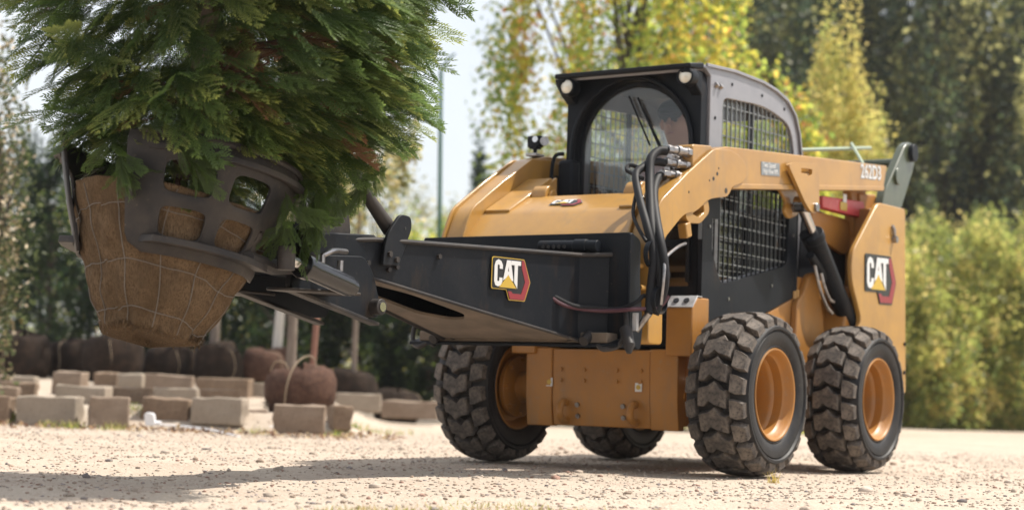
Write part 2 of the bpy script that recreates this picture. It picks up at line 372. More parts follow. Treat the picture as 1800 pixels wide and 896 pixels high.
# rear: engine housing, towers, links
B().prism([(-1.30, .95), (-1.36, 1.46), (-1.52, 1.56), (-2.30, 1.50), (-2.42, 1.40), (-2.42, .95)], -.44, .44).out('engine_cover', BLK, LD, .02)
B().box((-2.44, 0, .92), (.05, .84, 1.0)).out('rear_door', YEL, LD, .02)
TW = rp([(-2.00, 1.632), (-2.455, 1.640), (-2.515, .470), (-1.86, .470), (-1.66, .80), (-1.775, .885), (-1.60, 1.125), (-1.60, 1.280)], [.05, .03, .02, .04, .03, .08, .10, .12])
for s in (1, -1):
    tw = B().prism(TW, s*.628, s*.66).out('tower_plate', YEL, LD, .006)
    B().prism([(-2.02, 1.60), (-2.44, 1.60), (-2.50, .49), (-2.0, .60)], s*.44, s*.60).out('tower_box', YELD, LD, .01)
    B().prism([(-1.75, .56), (-1.62, .80), (-1.72, 1.05), (-1.78, 1.1), (-1.9, .6)], s*.44, s*.60).out('tower_web', YELD, LD, .01)
    h = B().tube([(-2.22, s*.664, 1.51), (-2.235, s*.672, 1.49), (-2.24, s*.674, 1.46), (-2.25, s*.668, 1.44)], .011, 8); h.cyl((-2.25, s*.66, 1.425), (-2.25, s*.69, 1.425), .022, n=12)
    h.out('latch', STL, tw)
    for z in (.60, .78): B().cyl((-2.47, s*.66, z), (-2.47, s*.668, z), .012, n=8).out('bolt', BLK, tw)
    # link at the back that carries the arm
    ln = B().prism(rp([(-2.66, 2.085), (-2.76, 2.125), (-2.86, 2.05), (-2.80, 1.93), (-2.56, 1.60), (-2.42, 1.45), (-2.22, 1.45), (-2.28, 1.70)], [.03, .07, .07, .05, .1, .05, .05, .2]), s*.52, s*.575).out('rear_link', GRN, LD, .006)
    B().cyl((-2.765, s*.50, 2.045), (-2.765, s*.605, 2.045), .058, n=24).out('link_pin', BLK, ln, .004)
    pb = B().cyl((-2.52, s*.57, 1.86), (-2.52, s*.592, 1.86), .055, n=24).out('pivot_boss', GRN, ln, .004)
    B().prism([(-2.05, 1.70), (-2.32, 1.72), (-2.30, 1.40), (-2.10, 1.40)], s*.49, s*.517).out('link_bracket', YELD, LD, .01)
    # slender cross tubes between the arms at the back
B().loft([(-2.60, -.52, 1.96), (-2.60, .52, 1.96)], .030, 14).out('cross_tube', GRN, LD)
PALG = mat('pale_green_rod', (.30, .36, .26), .35)
B().loft([(-1.50, .30, 1.905), (-2.74, .30, 2.09)], .012, 8).out('guide_rod', PALG, LD)
B().loft([(-2.10, .52, 1.88), (-2.42, .30, 2.075)], .010, 8).out('guide_rod', PALG, LD)

# fender panel behind the cab door
for s in (1, -1):
    B().prism(rp([(-1.16, .70), (-1.18, .96), (-1.27, 1.02), (-1.34, 1.14), (-1.44, 1.16), (-1.56, .88), (-1.62, .62), (-1.3, .60)], .03), s*.466, s*.505).out('side_fender', YELD, LD, .008)

# lift arms
for s in (1, -1):
    ap = [(-2.20, 1.737), (-2.255, 1.893), (-1.22, 1.808), (-.02, 1.706), (.13, 1.672), (.42, 1.502), (.700, 1.325), (.782, 1.16), (.765, .64), (.625, .64), (.640, 1.17), (.46, 1.295), (.33, 1.33), (.20, 1.412), (-.02, 1.448), (-.065, 1.497)]
    arm = B().prism(rp(ap, [.02, .02, 0, 0, .05, 0, .06, .06, .03, .03, .10, .08, .08, .08, .03, .02]), s*.505, s*.612).out('lift_arm', YEL, LD, .010, seg=3)
    # lower flange strip along the tube
    B().prism([(-2.19, 1.727), (-2.20, 1.757), (-.10, 1.519), (-.08, 1.489)], s*.500, s*.619).out('arm_flange', YEL, arm, .004)
    # outer and inner gusset plates over the knee
    gp = rp([(.155, 1.668), (.425, 1.516), (.715, 1.335), (.797, 1.165), (.79, 1.06), (.650, 1.165), (.46, 1.302), (.335, 1.322), (.205, 1.405), (-.015, 1.440), (-.068, 1.50), (-.18, 1.53), (-.26, 1.60), (-.16, 1.672), (-.02, 1.69)], [.02, 0, .05, .06, .05, .10, .08, .07, .08, .03, .02, .05, .09, .05, .03])
    hs = [rp([(.33, 1.345), (.245, 1.420), (.225, 1.400), (.30, 1.332)], .012)]
    g = B().prism(gp, s*.613, s*.628).out('gusset_plate', YEL, arm, .003)
    B().prism(gp, s*.489, s*.504).out('gusset_plate', YEL, arm, .003)
    for hx, hz, hr in ((.115, 1.545, .010), (.155, 1.515, .010), (.20, 1.50, .005), (.01, 1.470, .014), (.42, 1.415, .006), (.10, 1.575, .005)):
        B().cyl((hx, s*.626, hz), (hx, s*.6295, hz), hr, n=14).out('bolt_hole', VBLK, g)
    # loop bracket under the gusset
    bk = B().prism(rp([(.44, 1.30), (.20, 1.415), (.17, 1.34), (.27, 1.27), (.40, 1.262)], .03), s*.56, s*.62, holes=[rp([(.36, 1.312), (.24, 1.372), (.23, 1.335), (.29, 1.300)], .012)]).out('loop_bracket', YEL, arm, .003)
    B().box((.40, s*.60, 1.225), (.055, .05, .075), Matrix.Rotation(.3, 3, 'Y')).out('stop_block', YEL, arm, .006)
    # lug that carries the lift cylinder
    lg = B().prism(rp([(-.695, 1.700), (-.78, 1.722), (-1.115, 1.755), (-1.13, 1.50), (-1.075, 1.463), (-1.005, 1.470), (-.93, 1.515)], [.04, .03, .02, .05, .03, .05, .03]), s*.629, s*.652, holes=[rp([(-.87, 1.700), (-1.02, 1.712), (-1.02, 1.682), (-.96, 1.662), (-.96, 1.680), (-.87, 1.672)], .008)]).out('cylinder_lug', YEL, arm, .004)
    B().prism(rp([(-.86, 1.60), (-1.13, 1.63), (-1.15, 1.47), (-1.02, 1.43), (-.95, 1.47), (-.98, 1.53)], .03), s*.495, s*.515).out('cylinder_lug', YEL, arm, .004)
    B().cyl((-1.076, s*.48, 1.500), (-1.076, s*.668, 1.500), .026, n=18).out('lug_pin', STL, arm, .003)
    # lift cylinder
    p0 = Vector((-1.076, s*.57, 1.50)); p1 = Vector((-1.80, s*.57, .86)); d = (p1-p0).normalized()
    cy = B().cyl(p0+d*.22, p1, .056, n=24).cyl(p0+d*.20, p0+d*.25, .064, n=24).out('lift_cylinder', BLK, LD, .004)
    B().cyl(p0, p0+d*.24, .029, n=20).cyl(p0-d*.03+Vector((0, -.03, 0)), p0-d*.03+Vector((0, .03, 0)), .045, n=18).out('piston_rod', CHR, cy)
    B().tube([p0+d*.30+Vector((.06, s*.02, .03)), p0+d*.55+Vector((.062, s*.02, .03)), p0+d*.85+Vector((.055, s*.02, .02))], .012, 8).out('feed_pipe', STL, cy)
    # lower link and hoses below the arm behind the door
    B().loft([(-1.20, s*.53, 1.36), (-1.75, s*.53, 1.02)], .032, 12).loft([(-1.22, s*.56, 1.24), (-1.80, s*.56, .95)], .026, 12).out('lower_link', BLK, LD)
    B().tube([(-1.27, s*.56, 1.22), (-1.33, s*.575, 1.06), (-1.42, s*.58, .96), (-1.52, s*.575, .92)], .011, 8).out('hydraulic_pipe', STL, LD)
    B().tube([(-1.35, s*.56, 1.20), (-1.40, s*.575, 1.07), (-1.47, s*.58, 1.00), (-1.54, s*.575, .99)], .011, 8).out('hydraulic_pipe', STL, LD)
    # tilt cylinder in the arm leg
    q0 = Vector((.52, s*.46, 1.22)); q1 = Vector((.80, s*.46, .78)); d = (q1-q0).normalized()
    tc_ = B().cyl(q0, q0+d*.36, .042, n=20).out('tilt_cylinder', BLK, LD, .004); B().cyl(q0+d*.34, q1, .022, n=16).out('piston_rod', CHR, tc_)
    for yy, zz in ((.57, 1.014), (.585, .909)): B().cyl((.76, s*yy, zz), (.815, s*yy, zz), .013, n=10).out('pin', YEL, arm)

# cross member between the arms
cm = B().prism(rp([(.36, 1.40), (.385, 1.432), (.60, 1.325), (.765, 1.17), (.755, .98), (.70, .98), (.70, 1.12), (.56, 1.28)], [.01, .02, .03, .03, .02, .01, .03, .03]), -.504, .504).out('cross_member', YEL, LD, .006)
for s in (1, -1):
    B().prism([(.16, 1.53), (.20, 1.552), (.606, 1.335), (.59, 1.30)], s*.33, s*.487).out('wing_plate', YEL, cm, .005)
    B().cyl((.34, s*.24, 1.43), (.34, s*.33, 1.43), .06, n=24).cyl((.34, s*.22, 1.43), (.34, s*.24, 1.43), .035, n=20).out('pivot_boss', YEL, cm, .005)
B().prism([(.15, 1.36), (.15, 1.56), (.36, 1.44), (.36, 1.36)], -.345, -.325).out('web_plate', YEL, cm, .004)

# red lift arm lock brace under the left arm
rb = B().prism(rp([(-1.45, 1.615), (-2.09, 1.650), (-2.11, 1.56), (-2.06, 1.545), (-1.46, 1.545)], .015), .47, .53).out('arm_lock_brace', REDP, LD, .006)
B().box((-1.76, .533, 1.585), (.10, .004, .05)).out('tag', VYEL, rb); B().box((-1.765, .538, 1.635), (.05, .004, .05)).out('tag', WHT, rb)
B().prism(rp([(-1.42, 1.53), (-2.0, 1.53), (-2.12, 1.42), (-1.95, 1.30), (-1.5, 1.38)], .05), .44, .47).out('inner_plate', YELD, LD, .006)
B().prism(rp([(-1.95, 1.74), (-2.20, 1.76), (-2.19, 1.40), (-2.02, 1.40)], .03), .44, .50).out('arm_bracket', YELD, LD, .008)

# ------------------------------------------------------------------ cab
roofl = [(.02, 2.150), (-.10, 2.176), (-.44, 2.200), (-.80, 2.200), (-.98, 2.182), (-1.14, 2.145), (-1.25, 2.075), (-1.315, 1.97), (-1.355, 1.82), (-1.375, 1.50)]
def offs(pl, d):
    out = []
    for i, p in enumerate(pl):
        a = Vector(pl[max(i-1, 0)]); b = Vector(pl[min(i+1, len(pl)-1)]); t = (b-a).normalized(); out.append((p[0]+t[1]*d, p[1]-t[0]*d))
    return out
inner = offs(roofl, -.035)
B().prism(roofl[:7]+inner[:7][::-1], -.405, .405).out('cab_roof', GREY, LD, .004)
CABS = []
for s in (1, -1):
    prof = [(-.165, .80), (-.165, 2.12), (-.10, 2.155)]+[(p[0], p[1]-.002) for p in roofl[2:]]+[(-1.36, 1.10), (-1.20, .98)]
    win = rp([(-.315, 1.02), (-.315, 2.025), (-.86, 2.062), (-1.20, 2.00), (-1.262, 1.80), (-1.262, 1.20)], [.05, .06, .2, .16, .1, .06], 5)
    sp = B().prism(prof, s*.406, s*.432, holes=[win]).out('cab_side', GREY, LD, .004)
    CABS.append(sp)
    for hx, hz in ((-.42, 2.115), (-.80, 2.115), (-1.10, 2.085), (-.225, 1.90), (-.225, 1.70)):
        B().cyl((hx, s*.431, hz), (hx, s*.436, hz), .009, n=10).out('bolt', BLK, sp)
    B().cyl((-.225, s*.431, 2.075), (-.225, s*.446, 2.085), .016, n=12).cyl((-.275, s*.431, 2.075), (-.275, s*.446, 2.085), .016, n=12).out('hinge', STL, sp)
    B().prism([(roofl[i][0], roofl[i][1]) for i in range(1, 9)]+[(p[0], p[1]) for p in offs(roofl, -.018)[1:9]][::-1], s*.4325, s*.446).out('roof_drip_rail', GREY, sp, .003)
    # mesh screen bars
    for k in range(17):
        x = -.34-k*.055; zt = 2.03+.02*math.sin(k*.2)-(max(0, -x-1.0)*.30)
        B().box((x, s*.418, (1.03+zt)/2), (.0065, .0065, zt-1.03)).out('screen_bar', BARM, sp)
    for k in range(12):
        z = 1.08+k*.082
        x1 = -1.255 if z < 1.9 else -1.22
        B().box(((-.32+x1)/2, s*.4135, z+.02), (abs(x1+.32), .0065, .0065), Matrix.Rotation(.03, 3, 'Y')).out('screen_bar', BARM, sp)
    B().box((-.735, s*.395, 1.54), (.045, .012, 1.02)).out('window_post', BLK, sp)
    B().prism([(-.31, 1.02), (-.31, 2.02), (-.86, 2.055), (-1.20, 1.99), (-1.262, 1.80), (-1.262, 1.20)], s*.384, s*.388).out('side_glass', GLS, sp)
    # lower black panel with its own screen, hung outside the shell
    lp = [(-.045, .80), (-.045, 1.60), (-1.255, 1.60), (-1.21, .995), (-.30, .725)]
    hole = rp([(-.155, 1.17), (-.155, 1.35), (-.24, 1.35), (-.24, 1.575), (-1.13, 1.575), (-1.10, 1.17), (-.27, 1.0)], [.03, .01, .01, .02, .03, .06, .06])
    dp = B().prism(lp, s*.446, s*.470, holes=[hole]).out('lower_side_panel', BLK, LD, .004)
    for k in range(16):
        x = -.19-k*.058; zb = 1.0+(-x-.27)*.195 if x < -.27 else 1.06; zt = 1.572 if x < -.24 else 1.345
        B().box((x, s*.461, (zb+zt)/2), (.007, .007, zt-zb)).out('screen_bar', BLK, dp)
    for k in range(8):
        z = 1.05+k*.07; x0 = -.27+(1.17-z)*.0 if z > 1.17 else -.25; x0 = -.157 if 1.16 < z < 1.35 else (-.243 if z >= 1.35 else -.215)
        x1 = -1.10 if z > 1.17 else -.27-(z-1.0)/.195
        B().box(((x0+x1)/2, s*.4565, z), (x0-x1, .007, .007)).out('screen_bar', BARM, dp)
    for hx, hz in ((-.36, .93), (-.90, 1.04), (-.12, 1.30), (-1.17, 1.35)): B().cyl((hx, s*.469, hz), (hx, s*.4755, hz), .009, n=10).out('bolt', STL, dp)
    B().loft([(-1.235, s*.462, 1.0), (-1.235, s*.462, 1.58)], .012, 10).out('hinge_rod', BLK, dp)
    B().cyl((-1.20, s*.475, .985), (-1.20, s*.475, 1.03), .012, n=10).cyl((-1.24, s*.475, .985), (-1.24, s*.475, 1.04), .012, n=10).out('latch_pin', YEL, dp)
    # grey warning label on the front post
    B().box((-.044, s*.455, 1.27), (.003, .022, .09)).out('label_plate', VGRY, dp)

# front frame with arched opening
def arch(r, zc, zb, w, n=22):
    pts = [(-w, zb)]
    for k in range(n+1):
        a = math.pi-math.pi*k/n; pts.append((w*math.cos(a), zc+r*math.sin(a)))
    return pts+[(w, zb)]
outer = rp([(-.42, .80), (-.42, 2.06), (-.40, 2.145), (.40, 2.145), (.42, 2.06), (.42, .80)], [.0, .03, .03, .03, .03, 0])
fr = B().prism(outer, -.155, -.085, 'x', holes=[arch(.372, 1.745, .98, .368)]).out('front_frame', BLK, LD, .008)
A1, A0 = arch(.388, 1.745, 1.0, .384), arch(.366, 1.745, 1.0, .362)
B().prism(A1+A0[::-1], -.084, -.055, 'x').out('arch_trim', BLK, fr, .008)
A1, A0 = arch(.365, 1.745, .985, .361), arch(.338, 1.742, 1.01, .334)
B().prism(A1+A0[::-1], -.150, -.118, 'x').out('door_frame', BLK, fr, .006)
B().prism(arch(.346, 1.742, 1.0, .342), -.138, -.132, 'x').out('windscreen', GLS, fr)
B().box((-.11, 0, 1.21), (.03, .64, .045)).out('door_bar', BLK, fr, .004)
vis = B().prism([(.055, 2.125), (.06, 2.152), (-.10, 2.180), (-.10, 2.145)], -.425, .425).out('roof_visor', BLK, LD, .008)
B().prism([(-.085, 2.125), (.055, 2.124), (.045, 2.095), (-.02, 2.04), (-.085, 2.0)], -.425, -.36).out('visor_cheek', BLK, vis, .008)
B().prism([(-.085, 2.125), (.055, 2.124), (.045, 2.095), (-.02, 2.04), (-.085, 2.0)], .36, .425).out('visor_cheek', BLK, vis, .008)
for y in (-.352, .387):
    z = 2.080 if y < 0 else 2.086
    lm = B().lathe([(.046, 0), (.050, .01), (.050, .075), (.044, .082), (.040, .078), (.040, 0)], 28).out('work_lamp', BLK, LD)
    lm.matrix_local = Matrix.Translation((-.03, y, z)) @ Matrix.Rotation(-math.pi/2, 4, 'Z')
    ln_ = B().lathe([(.0405, .070), (.030, .077), (.001, .080), (.001, .06), (.0405, .06)], 28).out('lens', LENS, lm)
# wiper
B().loft([(-.120, .175, 1.71), (-.118, .01, 2.02)], [.011, .006], 8).loft([(-.112, .10, 1.75), (-.112, -.04, 2.03)], .006, 6).out('wiper', BLK, fr)
# grab handle and joystick pod on the right front post
B().tube([(.04, -.42, 1.49), (.045, -.43, 1.58), (.05, -.42, 1.66), (.05, -.40, 1.70), (.02, -.37, 1.71)], .011, 8).out('grab_handle', BLK, LD)
B().box((-.04, -.37, 1.565), (.09, .10, .23)).out('joystick_pod', BLK, LD, .02)
B().box((-.30, -.30, 1.36), (.50, .13, .14)).box((-.30, .30, 1.36), (.50, .13, .14)).out('arm_rest', BLK, LD, .02)
B().box((-.66, 0, 1.20), (.48, .50, .16)).box((-.90, 0, 1.50), (.14, .46, .55), Matrix.Rotation(-.15, 3, 'Y')).out('seat', BLK, LD, .05, seg=3)
B().box((-.72, 0, .85), (1.1, .80, .08)).out('cab_floor', BLK, LD, .01)
rw = B().prism([(-.40, 1.20), (-.40, 1.50), (.40, 1.50), (.40, 1.20)], -1.355, -1.325, 'x').out('rear_panel', BLK, LD, .01)
B().prism([(-.39, 1.52), (.39, 1.52), (.36, 2.05), (-.36, 2.05)], -1.305, -1.298, 'x').out('rear_window', GLS, rw)
B().prism(rp([(-.62, 2.10), (-.62, 2.165), (-.28, 2.150), (-.24, 2.12)], .02), -.30, .30).out('roof_liner', BLK, LD, .02)

# quick couplers and hoses on the left arm
cb = B().prism(rp([(.12, 1.46), (.335, 1.46), (.345, 1.668), (.13, 1.69)], .02), .492, .603).out('coupler_block', YEL, LD, .006)
for y, z, L in ((.585, 1.625, .17), (.575, 1.560, .17), (.575, 1.500, .18), (.53, 1.592, .10), (.53, 1.530, .12)):
    c = B(); e = Vector((1, -.25, 0)).normalized(); q = Vector((.34, y, z))
    for t0, t1, rr, nn in ((0, .03, .026, 6), (.03, .075, .021, 18), (.075, .10, .027, 18), (.10, .135, .020, 18), (.135, L, .024, 6)): c.cyl(q+e*t0*L/.17, q+e*min(t1, L)*L/.17, rr, n=nn)
    c.out('quick_coupler', STL, cb, .002)
HP = {'h1': [(0.50, 0.54, 1.615), (0.54, 0.512, 1.610), (0.60, 0.505, 1.562), (0.65, 0.53, 1.473), (0.735, 0.583, 1.347), (0.84, 0.657, 1.193), (0.88, 0.714, 1.052), (0.88, 0.731, 0.916), (0.9, 0.715, 0.794)],
      'h2': [(0.50, 0.535, 1.490), (0.54, 0.515, 1.476), (0.65, 0.555, 1.387), (0.77, 0.637, 1.257), (0.86, 0.713, 1.135), (0.88, 0.753, 0.997), (0.88, 0.75, 0.889), (0.9, 0.716, 0.775)],
      'h3': [(0.50, 0.53, 1.555), (0.56, 0.496, 1.553), (0.64, 0.480, 1.515), (0.70, 0.48, 1.468), (0.79, 0.556, 1.341), (0.88, 0.654, 1.189), (0.9, 0.701, 1.05), (0.92, 0.702, 0.887), (0.95, 0.713, 0.777)]}
for k, rr in (('h1', .023), ('h2', .023), ('h3', .020)): B().tube(HP[k], rr, 12).out('hydraulic_hose', HOSE, LD)
B().tube([(0.72, 0.53, 1.45), (0.67, 0.445, 1.483), (0.66, 0.405, 1.505), (0.63, 0.40, 1.533), (0.62, 0.447, 1.522), (.60, .50, 1.50)], .011, 8).out('hydraulic_hose', HOSE, LD)
B().tube([(0.76, 0.52, 1.38), (0.83, 0.545, 1.27), (0.89, 0.61, 1.188), (0.92, 0.673, 1.12)], .009, 8).out('cable', HOSE, LD)
B().tube([(0.90, 0.75, 0.82), (0.91, 0.765, 0.92), (0.90, 0.764, 0.995), (0.85, 0.735, 1.041), (0.6, 0.666, 1.119), (0.4, 0.606, 1.158)], .008, 8).out('cable', STL, LD)
B().prism([(.45, .95), (.60, .95), (.62, 1.2), (.50, 1.28), (.40, 1.2)], .42, .48).out('hose_guard', BLK, LD, .01)
for p in ((.89, .69, 1.06), (.89, .735, .84)): B().lathe([(.062, -.012), (.066, -.012), (.066, .012), (.062, .012)], 18, p).out('hose_clip', BLK, LD)

# lettering and emblems
def text_mesh(txt, size, mt, name, parent, M, bold=0.0, squeeze=1.0):
    cu = bpy.data.curves.new('t', 'FONT'); cu.body = txt; cu.size = size; cu.align_x = 'CENTER'; cu.align_y = 'CENTER'; cu.offset = bold; cu.extrude = .0008
    ob = bpy.data.objects.new('t', cu); COL.objects.link(ob); dg = bpy.context.evaluated_depsgraph_get(); dg.update()
    me = bpy.data.meshes.new_from_object(ob.evaluated_get(dg)); bpy.data.objects.remove(ob); bpy.data.curves.remove(cu)
    me.materials.clear(); me.materials.append(mt)
    o = bpy.data.objects.new(name, me); link(o, parent); o.matrix_local = M @ Matrix.Diagonal((squeeze, 1, 1, 1)); return o
def frame(o, u, v):
    u = Vector(u).normalized(); v = Vector(v); v = (v-u*u.dot(v)).normalized(); n = u.cross(v)
    return Matrix(((u.x, v.x, n.x, o[0]), (u.y, v.y, n.y, o[1]), (u.z, v.z, n.z, o[2]), (0, 0, 0, 1)))
CL = [(.24, .62), (.155, .62), (.155, .73), (.125, .76), (.098, .73), (.098, .24), (.125, .21), (.155, .24), (.155, .34), (.24, .34), (.24, .22), (.20, .09), (.125, .05), (.05, .09), (.015, .22), (.015, .72), (.05, .86), (.125, .92), (.20, .86), (.24, .74)]
def emblem(parent, M, w, h, edge):
    """block letters over a dark plate, a triangle, and a hexagon band at the right"""
    def pol(name, pts, mt, z, par, hl=()):
        b = B().prism([(p[0]*w, p[1]*h) for p in pts], z-.0012, z, 'z', holes=[[(q[0]*w, q[1]*h) for q in k] for k in hl]); o = b.out(name, mt, par, smooth=0); o.matrix_local = M if par is parent else Matrix.Identity(4); return o
    z0 = .002
    base = pol('emblem', rp([(-.02, 1.02), (.832, 1.02), (1.012, .46), (.872, -.022), (.45, -.022), (.37, .228), (-.02, .228)], [.06, .03, .03, .02, .02, .02, .05]), edge, z0, parent)
    pol('emblem_plate', rp([(0, 1), (.82, 1), (.99, .46), (.86, 0), (.46, 0), (.38, .25), (0, .25)], [.06, .03, .02, .02, .02, .02, .05]), VBLK, z0+.0016, base)
    pol('hexagon_band', [(.80, .985), (.83, .96), (.985, .46), (.855, .012), (.47, .012), (.41, .20), (.50, .20), (.535, .15), (.76, .15), (.86, .46), (.76, .80), (.76, .985)], VRED, z0+.0030, base)
    sc = lambda pts: [(.022+p[0]*.955, .255+p[1]*.765) for p in pts]
    pol('letter', sc(CL), WHT, z0+.0044, base)
    pol('letter', sc([(.255, .25), (.35, .92), (.455, .92), (.545, .25), (.46, .30), (.40, .46), (.345, .34)]), WHT, z0+.0044, base, [sc([(.385, .56), (.40, .74), (.415, .56)])])
    pol('letter', sc([(.47, .92), (.74, .92), (.74, .78), (.655, .78), (.655, .03), (.565, .22), (.565, .78), (.47, .78)]), WHT, z0+.0044, base)
    pol('triangle', sc([(.15, .03), (.395, .44), (.63, .03)]), VYEL, z0+.0056, base)
    return base
ti = None
for o in LD.children:
    if o.name == 'tower_plate': ti = o
emblem(ti, frame((-1.81, .661, 1.005), (-1, 0, .035), (0, 0, 1)), .50, .29, VBLK)
emblem(cm, frame((.555, -.125, 1.3505), (0, 1, 0), (-.215, 0, .107)), .19, .085, VGRY)
ar = [o for o in LD.children if o.name == 'lift_arm'][0]
M = frame((-1.99, .6125, 1.815), (-1, 0, .08), (0, 0, 1))
text_mesh('262D3', .118, VGRY, 'model_number', ar, M, .006, 1.02); text_mesh('262D3', .118, WHT, 'model_number', ar, M @ Matrix.Translation((0, 0, .0014)), .001, 1.02)
pl = B().box((-.55, .6135, 1.655), (.235, .003, .072), Matrix.Rotation(.085, 3, 'Y')).out('label_plate', VGRY, ar)
text_mesh('Two Speed', .040, WHT, 'label_text', pl, frame((-.53, .6155, 1.672), (-1, 0, .085), (0, 0, 1)), .0, .9)
text_mesh('High Flow XPS', .036, WHT, 'label_text', pl, frame((-.55, .6155, 1.639), (-1, 0, .085), (0, 0, 1)), .0, .86)
for o in LD.children:
    if o.name.startswith('wheel') and o.location.y > 0:
        pass

# ------------------------------------------------------------------ tree grabber mounted on the loader
TG = empty('tree_grabber', (.95, 0, .62)); tag(TG, 'black steel tree grabber attachment with curved clamp arms on the loader front', 'grabber attachment')
class BT(B):                           # parts of the grabber are given in world metres
    def out(s, *a, **k):
        for v in s.bm.verts: v.co -= Vector((.95, 0, .62))
        return super().out(*a, **k)
mp_ = BT().prism(rp([(.925, 1.16), (.965, 1.16), (.950, .655), (1.06, .625), (1.06, .610), (.93, .615), (.91, .66)], .004), -.604, .604).out('mounting_plate', BLK, TG, .006)
for s in (1, -1):
    BT().prism(rp([(.86, 1.13), (.965, 1.166), (.955, .64), (.84, .60), (.82, .72), (.86, .95)], .03), s*.59, s*.612).out('end_plate', BLK, mp_, .005)
    BT().tube([(.97, s*.60, .78), (1.0, s*.62, .70), (1.03, s*.60, .62), (1.06, s*.54, .60), (1.05, s*.50, .62)], .012, 8).out('hook_rod', BLKD, TG)
    BT().loft([(1.03, s*.44, .665), (1.085, s*.44, .635)], [.030, .024], 12).loft([(1.02, s*.40, .67), (1.06, s*.33, .655)], .02, 10).out('lock_pin', BLKD, TG)
    # long tapering side plate
    P0, P1, P2 = (.962, .50), (1.06, .392), (2.46, .118)
    V = []
    for (x, y), zl, zh in ((P0, .64, 1.055), (P1, .640, 1.045), ((2.32, .145), .842, 1.005), (P2, .86, .99)):
        for dy in (0, -.014): V += [(x, s*(y+dy), zl), (x, s*(y+dy), zh)]
    bt = BT(); vs = [bt.bm.verts.new(v) for v in V]
    for k in range(3):
        a, b = k*4, (k+1)*4
        for q in ((0, 1), (1, 3), (3, 2), (2, 0)): bt.bm.faces.new((vs[a+q[0]], vs[a+q[1]], vs[b+q[1]], vs[b+q[0]]))
    bt.bm.faces.new((vs[0], vs[1], vs[3], vs[2])); bt.bm.faces.new((vs[12], vs[13], vs[15], vs[14]))
    spl = bt.out('side_plate', BLK, TG, .003)
    if s > 0: SIDE = spl
    BT().loft([(.965, s*.515, 1.055), (1.06, s*.397, 1.046), (2.32, s*.150, 1.008), (2.45, s*.122, .995)], .011, 8).out('top_bead', BLKD, TG)
    BT().loft([(1.05, s*.398, .640), (1.7, s*.272, .741), (2.34, s*.145, .845)], .008, 8).out('weld_bead', BLKD, spl)
    for q in ((1.96, .215, .965), (2.20, .168, .90), (2.245, .16, .885), (2.36, .137, .905)): BT().cyl((q[0], s*q[1], q[2]), (q[0]+.003, s*(q[1]+.016), q[2]), .011, n=6).out('bolt', BLKD, spl)
    # ear with the push rod
    ear = BT().prism(rp([(2.31, .90), (2.20, .905), (2.115, 1.075), (2.125, 1.125), (2.20, 1.128), (2.28, 1.04), (2.30, .98)], [.01, .01, .03, .025, .025, .02, .01]), s*.168, s*.184).out('ear_plate', BLK, TG, .003)
    for q in ((2.27, .95), (2.22, .93)): BT().cyl((q[0], s*.183, q[1]), (q[0], s*.196, q[1]), .013, n=6).out('bolt', BLKD, ear)
    BT().cyl((2.165, s*.183, 1.07), (2.165, s*.1855, 1.07), .007, n=10).out('pin_hole', VBLK, ear)
    # pivot jaw below the hub
    jw = BT().prism(rp([(2.275, .72), (2.33, .86), (2.40, .93), (2.86, .90), (2.86, .765), (2.62, .70), (2.36, .672), (2.29, .68)], [.03, .04, .03, .02, .02, .06, .03, .03]), s*.125, s*.155).out('pivot_jaw', BLK, TG, .004)
    BT().box((2.58, s*.15, .703), (.56, .05, .014), Matrix.Rotation(-.19, 3, 'Y')).out('jaw_flange', BLKD, jw, .003)
    bo = BT().cyl((2.325, s*.14, .722), (2.325, s*.20, .722), .034, n=24).out('pivot_boss', BLKD, jw, .003); BT().cyl((2.325, s*.19, .722), (2.325, s*.206, .722), .020, n=20).out('pivot_pin', CHR, jw)
# belly plate with a long slot, top plate
def strip(x, y): return y
bel = [(1.055, -.385), (1.055, .385), (2.33, .135), (2.33, -.135)]
slot = rp([(1.50, 0.04), (1.62, .13), (2.02, .12), (2.25, .04), (2.25, -.04), (2.02, -.12), (1.62, -.13), (1.50, -.04)], .05)
b = BT().prism(bel, 0, .014, 'z', holes=[slot])
for v in b.bm.verts: v.co.z += .642+(v.co.x-1.055)*.158
b.out('belly_plate', DUST_BOUNCE, TG, .002)
BT().prism([(1.0, -.37), (1.0, .37), (2.3, .13), (2.3, -.13)], .985, .999, 'z').out('top_plate', BLKD, TG, .002)
BT().box((1.0, 0, .655), (.10, 1.10, .05)).out('cross_bar', DUST_BOUNCE, TG, .006)
# step tube across the plate
stp = BT().cyl((1.005, .13, 1.098), (1.005, .46, 1.094), .028, n=20).cyl((1.005, .33, 1.096), (1.005, .40, 1.095), .033, n=20).out('step_tube', BLK, TG, .003)
for k in range(5): BT().cyl((1.028, .165+k*.03, 1.092), (1.036, .165+k*.03, 1.092), .009, n=8).out('step_stud', BLKD, stp)
